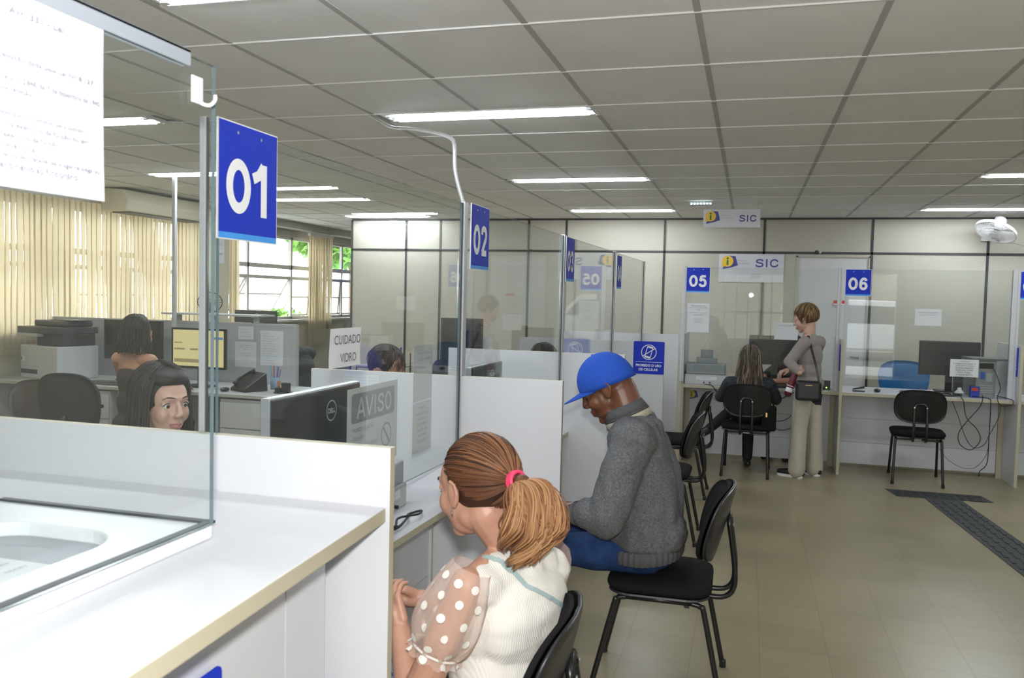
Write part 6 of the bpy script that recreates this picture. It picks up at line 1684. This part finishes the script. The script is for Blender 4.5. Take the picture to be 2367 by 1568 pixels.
# clerk at counter 03, only black hair showing
hc = Vector((-1.335,5.950,1.130))
ps = sit(hd=(.03, 0, hc.z), nk=(-.01, 0, hc.z - .15), shL=(-.01, .16, hc.z - .22), shR=(-.01, -.16, hc.z - .22), elL=(.08, .22, .84), elR=(.08, -.22, .84), wrL=(.22, .12, .82), wrR=(.22, -.12, .82))
rt, H = figure('clerk at counter 03 of whom only the black hair shows above the divider', (hc.x - .12, hc.y, 0), 4, ps, mat('black_blouse', (.02, .02, .022), .8), DKT2, SKT, head_pitch=-.3)
short_hair(H, 1.02, rt, DARKH, n=220, seed=8, length=.07)
# clerk behind the distant monitor holding papers
hc = Vector((-2.297,6.750,1.283))
ps = sit(hd=(.0, 0, 1.20), nk=(-.02, 0, 1.05), shL=(-.02, .16, .98), shR=(-.02, -.16, .98), elL=(.10, .22, .86), elR=(.10, -.22, .86), wrL=(.24, .20, 1.06), wrR=(.28, -.12, .86), hdirL=(.1, .1, .9), hnL=(.3, .9, 0))
rt, H = figure('clerk in navy hidden behind the tall dark monitor, one hand holding papers', (hc.x - .13, hc.y + .1, 0), -82, ps, mat('navy_knit', (.02, .022, .07), .8), DKT2, SKT, head_pitch=-.3)
short_hair(H, 1.0, rt, DARKH, n=150, seed=4)
for k in range(3):
    F = frame((-2.060,6.450,1.197), (.85, -.1, .45), (-.35, .2, .9)); F = F @ Matrix.Translation((k * .012, 0, k * .006)) @ Matrix.Rotation(R(-8 * k), 4, 'Z')
    curl_paper(F, .13, .10, .004, 4, k, 'paper_sheet', 'loose white sheet held up in the far clerk hand', 'paper', 'white sheets in the far clerk hand')
# clerk at counter 05
ps = sit(hd=(.10, 0, 1.13), nk=(.04, 0, .99), shL=(.01, .17, .93), shR=(.01, -.17, .93), elL=(.26, .22, .82), elR=(.28, -.24, .82), wrL=(.56, .0, .815), wrR=(.60, -.16, .815), curl=(.35, 0, 0), hnL=(0, 0, -1), hnR=(0, 0, -1))
rt, H = figure('clerk in black typing behind the glass of counter 05', (.50, 9.36, 0), -112, ps, mat('black_shirt', (.012, .013, .018), .8), DKT2, SKT, head_pitch=-.3, sleeves=False, vox=.011)
short_hair(H, 1.0, rt, DARKH, n=200, seed=6)

# seated woman with long streaked hair at counter 05
hc = Vector((-0.048,8.100,1.050))
LHM = hair_mats('streaked_hair', [(.035, .028, .024), (.07, .052, .040), (.16, .115, .08), (.30, .225, .155), (.05, .038, .03)])
ps = sit(hd=(.02, 0, hc.z), nk=(-.02, 0, hc.z - .15), shL=(-.02, .17, hc.z - .21), shR=(-.02, -.17, hc.z - .21), elL=(.08, .25, .70), elR=(.08, -.25, .70), wrL=(.30, .16, .80), wrR=(.30, -.10, .80), hpL=(0, .09, .56), hpR=(0, -.09, .56), knR=(.36, -.02, .56), anR=(.30, -.02, .10), knL=(.34, .10, .58), anL=(.16, .36, .36), ftL=(-.2, 1, 0), flare=(.050, 0, 0))
ps['ftR'] = (.2, .1, 0); ps['ftL'] = (-.3, 1, 0)
JKT = mat('dark_melange_jacket', (.028, .034, .042), .85, noise_amt=.5, noise_scale=60)
rt, H = figure('seated woman with long streaked blonde hair and dark jacket seen from behind at counter 05', (.02, 8.12, 0), 92, {k: v for k, v in ps.items()}, JKT, DKT2, SKF, tw=1.12, legs=False, vox=.009)
P_ = {k: Vector(v) for k, v in ps.items()}
mb = MB(); mb.ell((0, 0, .57), (.15, .18, .10), DKT2); mb.cone(P_['hpL'], .085, P_['knL'], .062, DKT2); mb.cone(P_['knL'], .06, P_['anL'], .045, DKT2); mb.cone(P_['hpR'], .085, P_['knR'], .062, DKT2); mb.cone(P_['knR'], .062, P_['anR'], .050, DKT2); mb.ell((-.06, 0, .60), (.12, .19, .12), DKT2)
fuse(mb, 'trousers', rt, .011, DKT2, 3)
mb = MB(); shoe(mb, P_['anR'], (.9, .1, 0), BLACKP, .9); fuse(mb, 'boot', rt, .008, BLACKP, 2)
mb = MB(); a0 = P_['anL']; mb.cone(a0, .045, a0 + Vector((-.02, .05, -.03)), .04, BLACKP); mb.cone(a0 + Vector((-.02, .05, -.03)), .038, a0 + Vector((-.03, .17, .01)), .022, BLACKP); fuse(mb, 'boot', rt, .008, BLACKP, 2)
long_hair(H, 1.06, rt, LHM, .33, n=420, seed=13, cover=55, curl=.010, vol=1.10, inward=-.02)
# her bag hanging on the chair side
o = tag(MB().box((.14, 7.93, .43), (.27, 8.00, .66), BLACKF).build('shoulder_bag', bevel=.02), 'black bag with a gold tag hanging at the right of the long haired woman', 'bag')
MB().box((.175, 7.922, .56), (.19, 7.929, .60), GOLD).build('gold_tag', o); MB().tube(smooth_path([(.15, 7.96, .65), (.17, 7.93, .74), (.20, 7.91, .76), (.25, 7.96, .65)], 5), .006, BLACKF, 6).build('strap', o)

# standing woman
SWT = mat('taupe_sweater', (.30, .265, .255), .9, spec=.2, noise_amt=.12, noise_scale=120, bump=.4, bump_scale=300); PNT = mat('cream_trousers', (.50, .46, .38), .85, noise_amt=.05)
ang = 152
lx, ly = .545, 8.16
MI = (Matrix.Translation((lx, ly, 0)) @ Matrix.Rotation(R(ang), 4, 'Z')).inverted()
SWL = [MI @ Vector((0.363,8.020,1.062)), MI @ Vector((0.452,7.930,0.978))]
ps = dict(hd=(.055, 0, 1.455), nk=(.01, 0, 1.31), shL=(-.02, .155, 1.245), shR=(-.02, -.155, 1.245), elL=SWL[0], elR=(.08, -.18, 1.00), wrL=SWL[1], wrR=(.20, -.02, .97), hpL=(0, .085, .84), hpR=(0, -.085, .84), knL=(.03, .10, .47), knR=(-.02, -.10, .47), anL=(.03, .105, .10), anR=(-.04, -.11, .10), ftL=(1, .1, 0), ftR=(1, -.1, 0), hdirL=(.15, -.2, .3), hnL=(.6, -.5, 0), curl=(1.2, 0, 0))
rt, H = figure('standing woman with short light brown hair, taupe sweater and cream trousers', (lx, ly, 0), ang, ps, SWT, PNT, SKF, hs=1.0, vox=.009, legs=False, head_pitch=-.30, head_yaw=14)
face_parts(H, 1.0, rt, closed=True)
P_ = {k: Vector(v) for k, v in ps.items()}
mb = MB(); mb.ell((-.01, 0, .84), (.110, .150, .10), PNT)
for s_ in 'LR': mb.cone(P_['hp' + s_] + Vector((-.01, 0, 0)), .088, P_['kn' + s_], .074, PNT); mb.cone(P_['kn' + s_], .074, P_['an' + s_] + Vector((0, 0, -.035)), .080, PNT)
fo = folds(6, .010, 6, (2, 2, .5)); f = fuse(mb, 'wide_trousers', rt, .010, PNT, 3, lambda c: fo(c))
for s_ in 'LR':
    mb = MB(); a0 = P_['an' + s_]; shoe(mb, a0, P_['ft' + s_], BLACKP, .95); so = fuse(mb, 'shoe', rt, .008, BLACKP, 2)
    d = P_['ft' + s_].normalized(); pts = rrect(.24, .085, .04, 6, .06, 0); c0, s0 = d.x, d.y
    m = MB(); m.prism([(a0.x + x * c0 - y * s0, a0.y + x * s0 + y * c0) for x, y in pts], .0, .022, SIGNW); m.build('white_sole', so)
short_hair(H, 1.06, rt, hair_mats('light_brown_hair', [(.13, .075, .032), (.19, .115, .05), (.27, .17, .08), (.35, .23, .11)]), n=650, seed=21, length=.075, thick=.0032, line=-.60, vol=1.07, face_x=.045)
MB().ell(H @ Vector((-.004, .084, -.036)), (.006, .005, .007), EYEW, 10, 8).build('pearl_earring', rt, smooth=True)
# her folded umbrella
MAR = mat('maroon_umbrella', (.13, .010, .022), .5); 
gA, gB = Vector((0.434,7.980,1.021)), Vector((0.357,7.960,0.763)); dv = (gB - gA).normalized()
o = tag(MB().tube([gA, gA + dv * .06, gB - dv * .03, gB], [.020, .028, .034, .024], MAR, 14).build('folded_umbrella', smooth=True), 'maroon folded umbrella with a white band in the hand of the standing woman', 'umbrella')
MB().tube([gB - dv * .075, gB - dv * .035], [.0335, .0352], SIGNW, 14).build('white_band', o, smooth=True); MB().tube([gB - dv * .095, gB - dv * .088], [.0328, .033], SIGNW, 14).build('white_line', o, smooth=True)
# black handbag at her hip with strap
bc = Vector((0.535,7.930,0.815)); BAGM = mat('black_quilted_leather', (.014, .015, .017), .35, bump=.3, bump_scale=60)
o = tag(MB().box((bc.x - .112, bc.y - .045, bc.z - .085), (bc.x + .108, bc.y + .045, bc.z + .095), BAGM).build('handbag', bevel=.028, segs=3), 'black quilted handbag on the hip of the standing woman', 'bag')
MB().box((bc.x - .03, bc.y - .049, bc.z + .055), (bc.x + .03, bc.y - .044, bc.z + .060), GOLD).build('gold_zip', o)
sp_ = [Vector((0.518,8.020,1.312)), Vector((0.557,7.970,1.163)), Vector((0.592,7.930,1.032)), Vector((0.623,7.920,0.886))]
strap('shoulder_strap', sp_, .020, BAGM, o)
q = Vector((0.597,7.930,0.721)); MB().add([(q.x - .09, q.y, q.z + .05), (q.x + .055, q.y, q.z + .075), (q.x + .05, q.y, q.z - .025), (q.x, q.y, q.z - .025), (q.x - .09, q.y + .02, q.z + .05), (q.x + .055, q.y + .02, q.z + .075), (q.x + .05, q.y + .02, q.z - .025), (q.x, q.y + .02, q.z - .025)], [(0, 3, 2, 1), (4, 5, 6, 7), (0, 1, 5, 4), (1, 2, 6, 5), (2, 3, 7, 6), (3, 0, 4, 7)], mat('dark_scarf', (.015, .012, .03), .8)).build('hanging_scarf', o)

recenter()
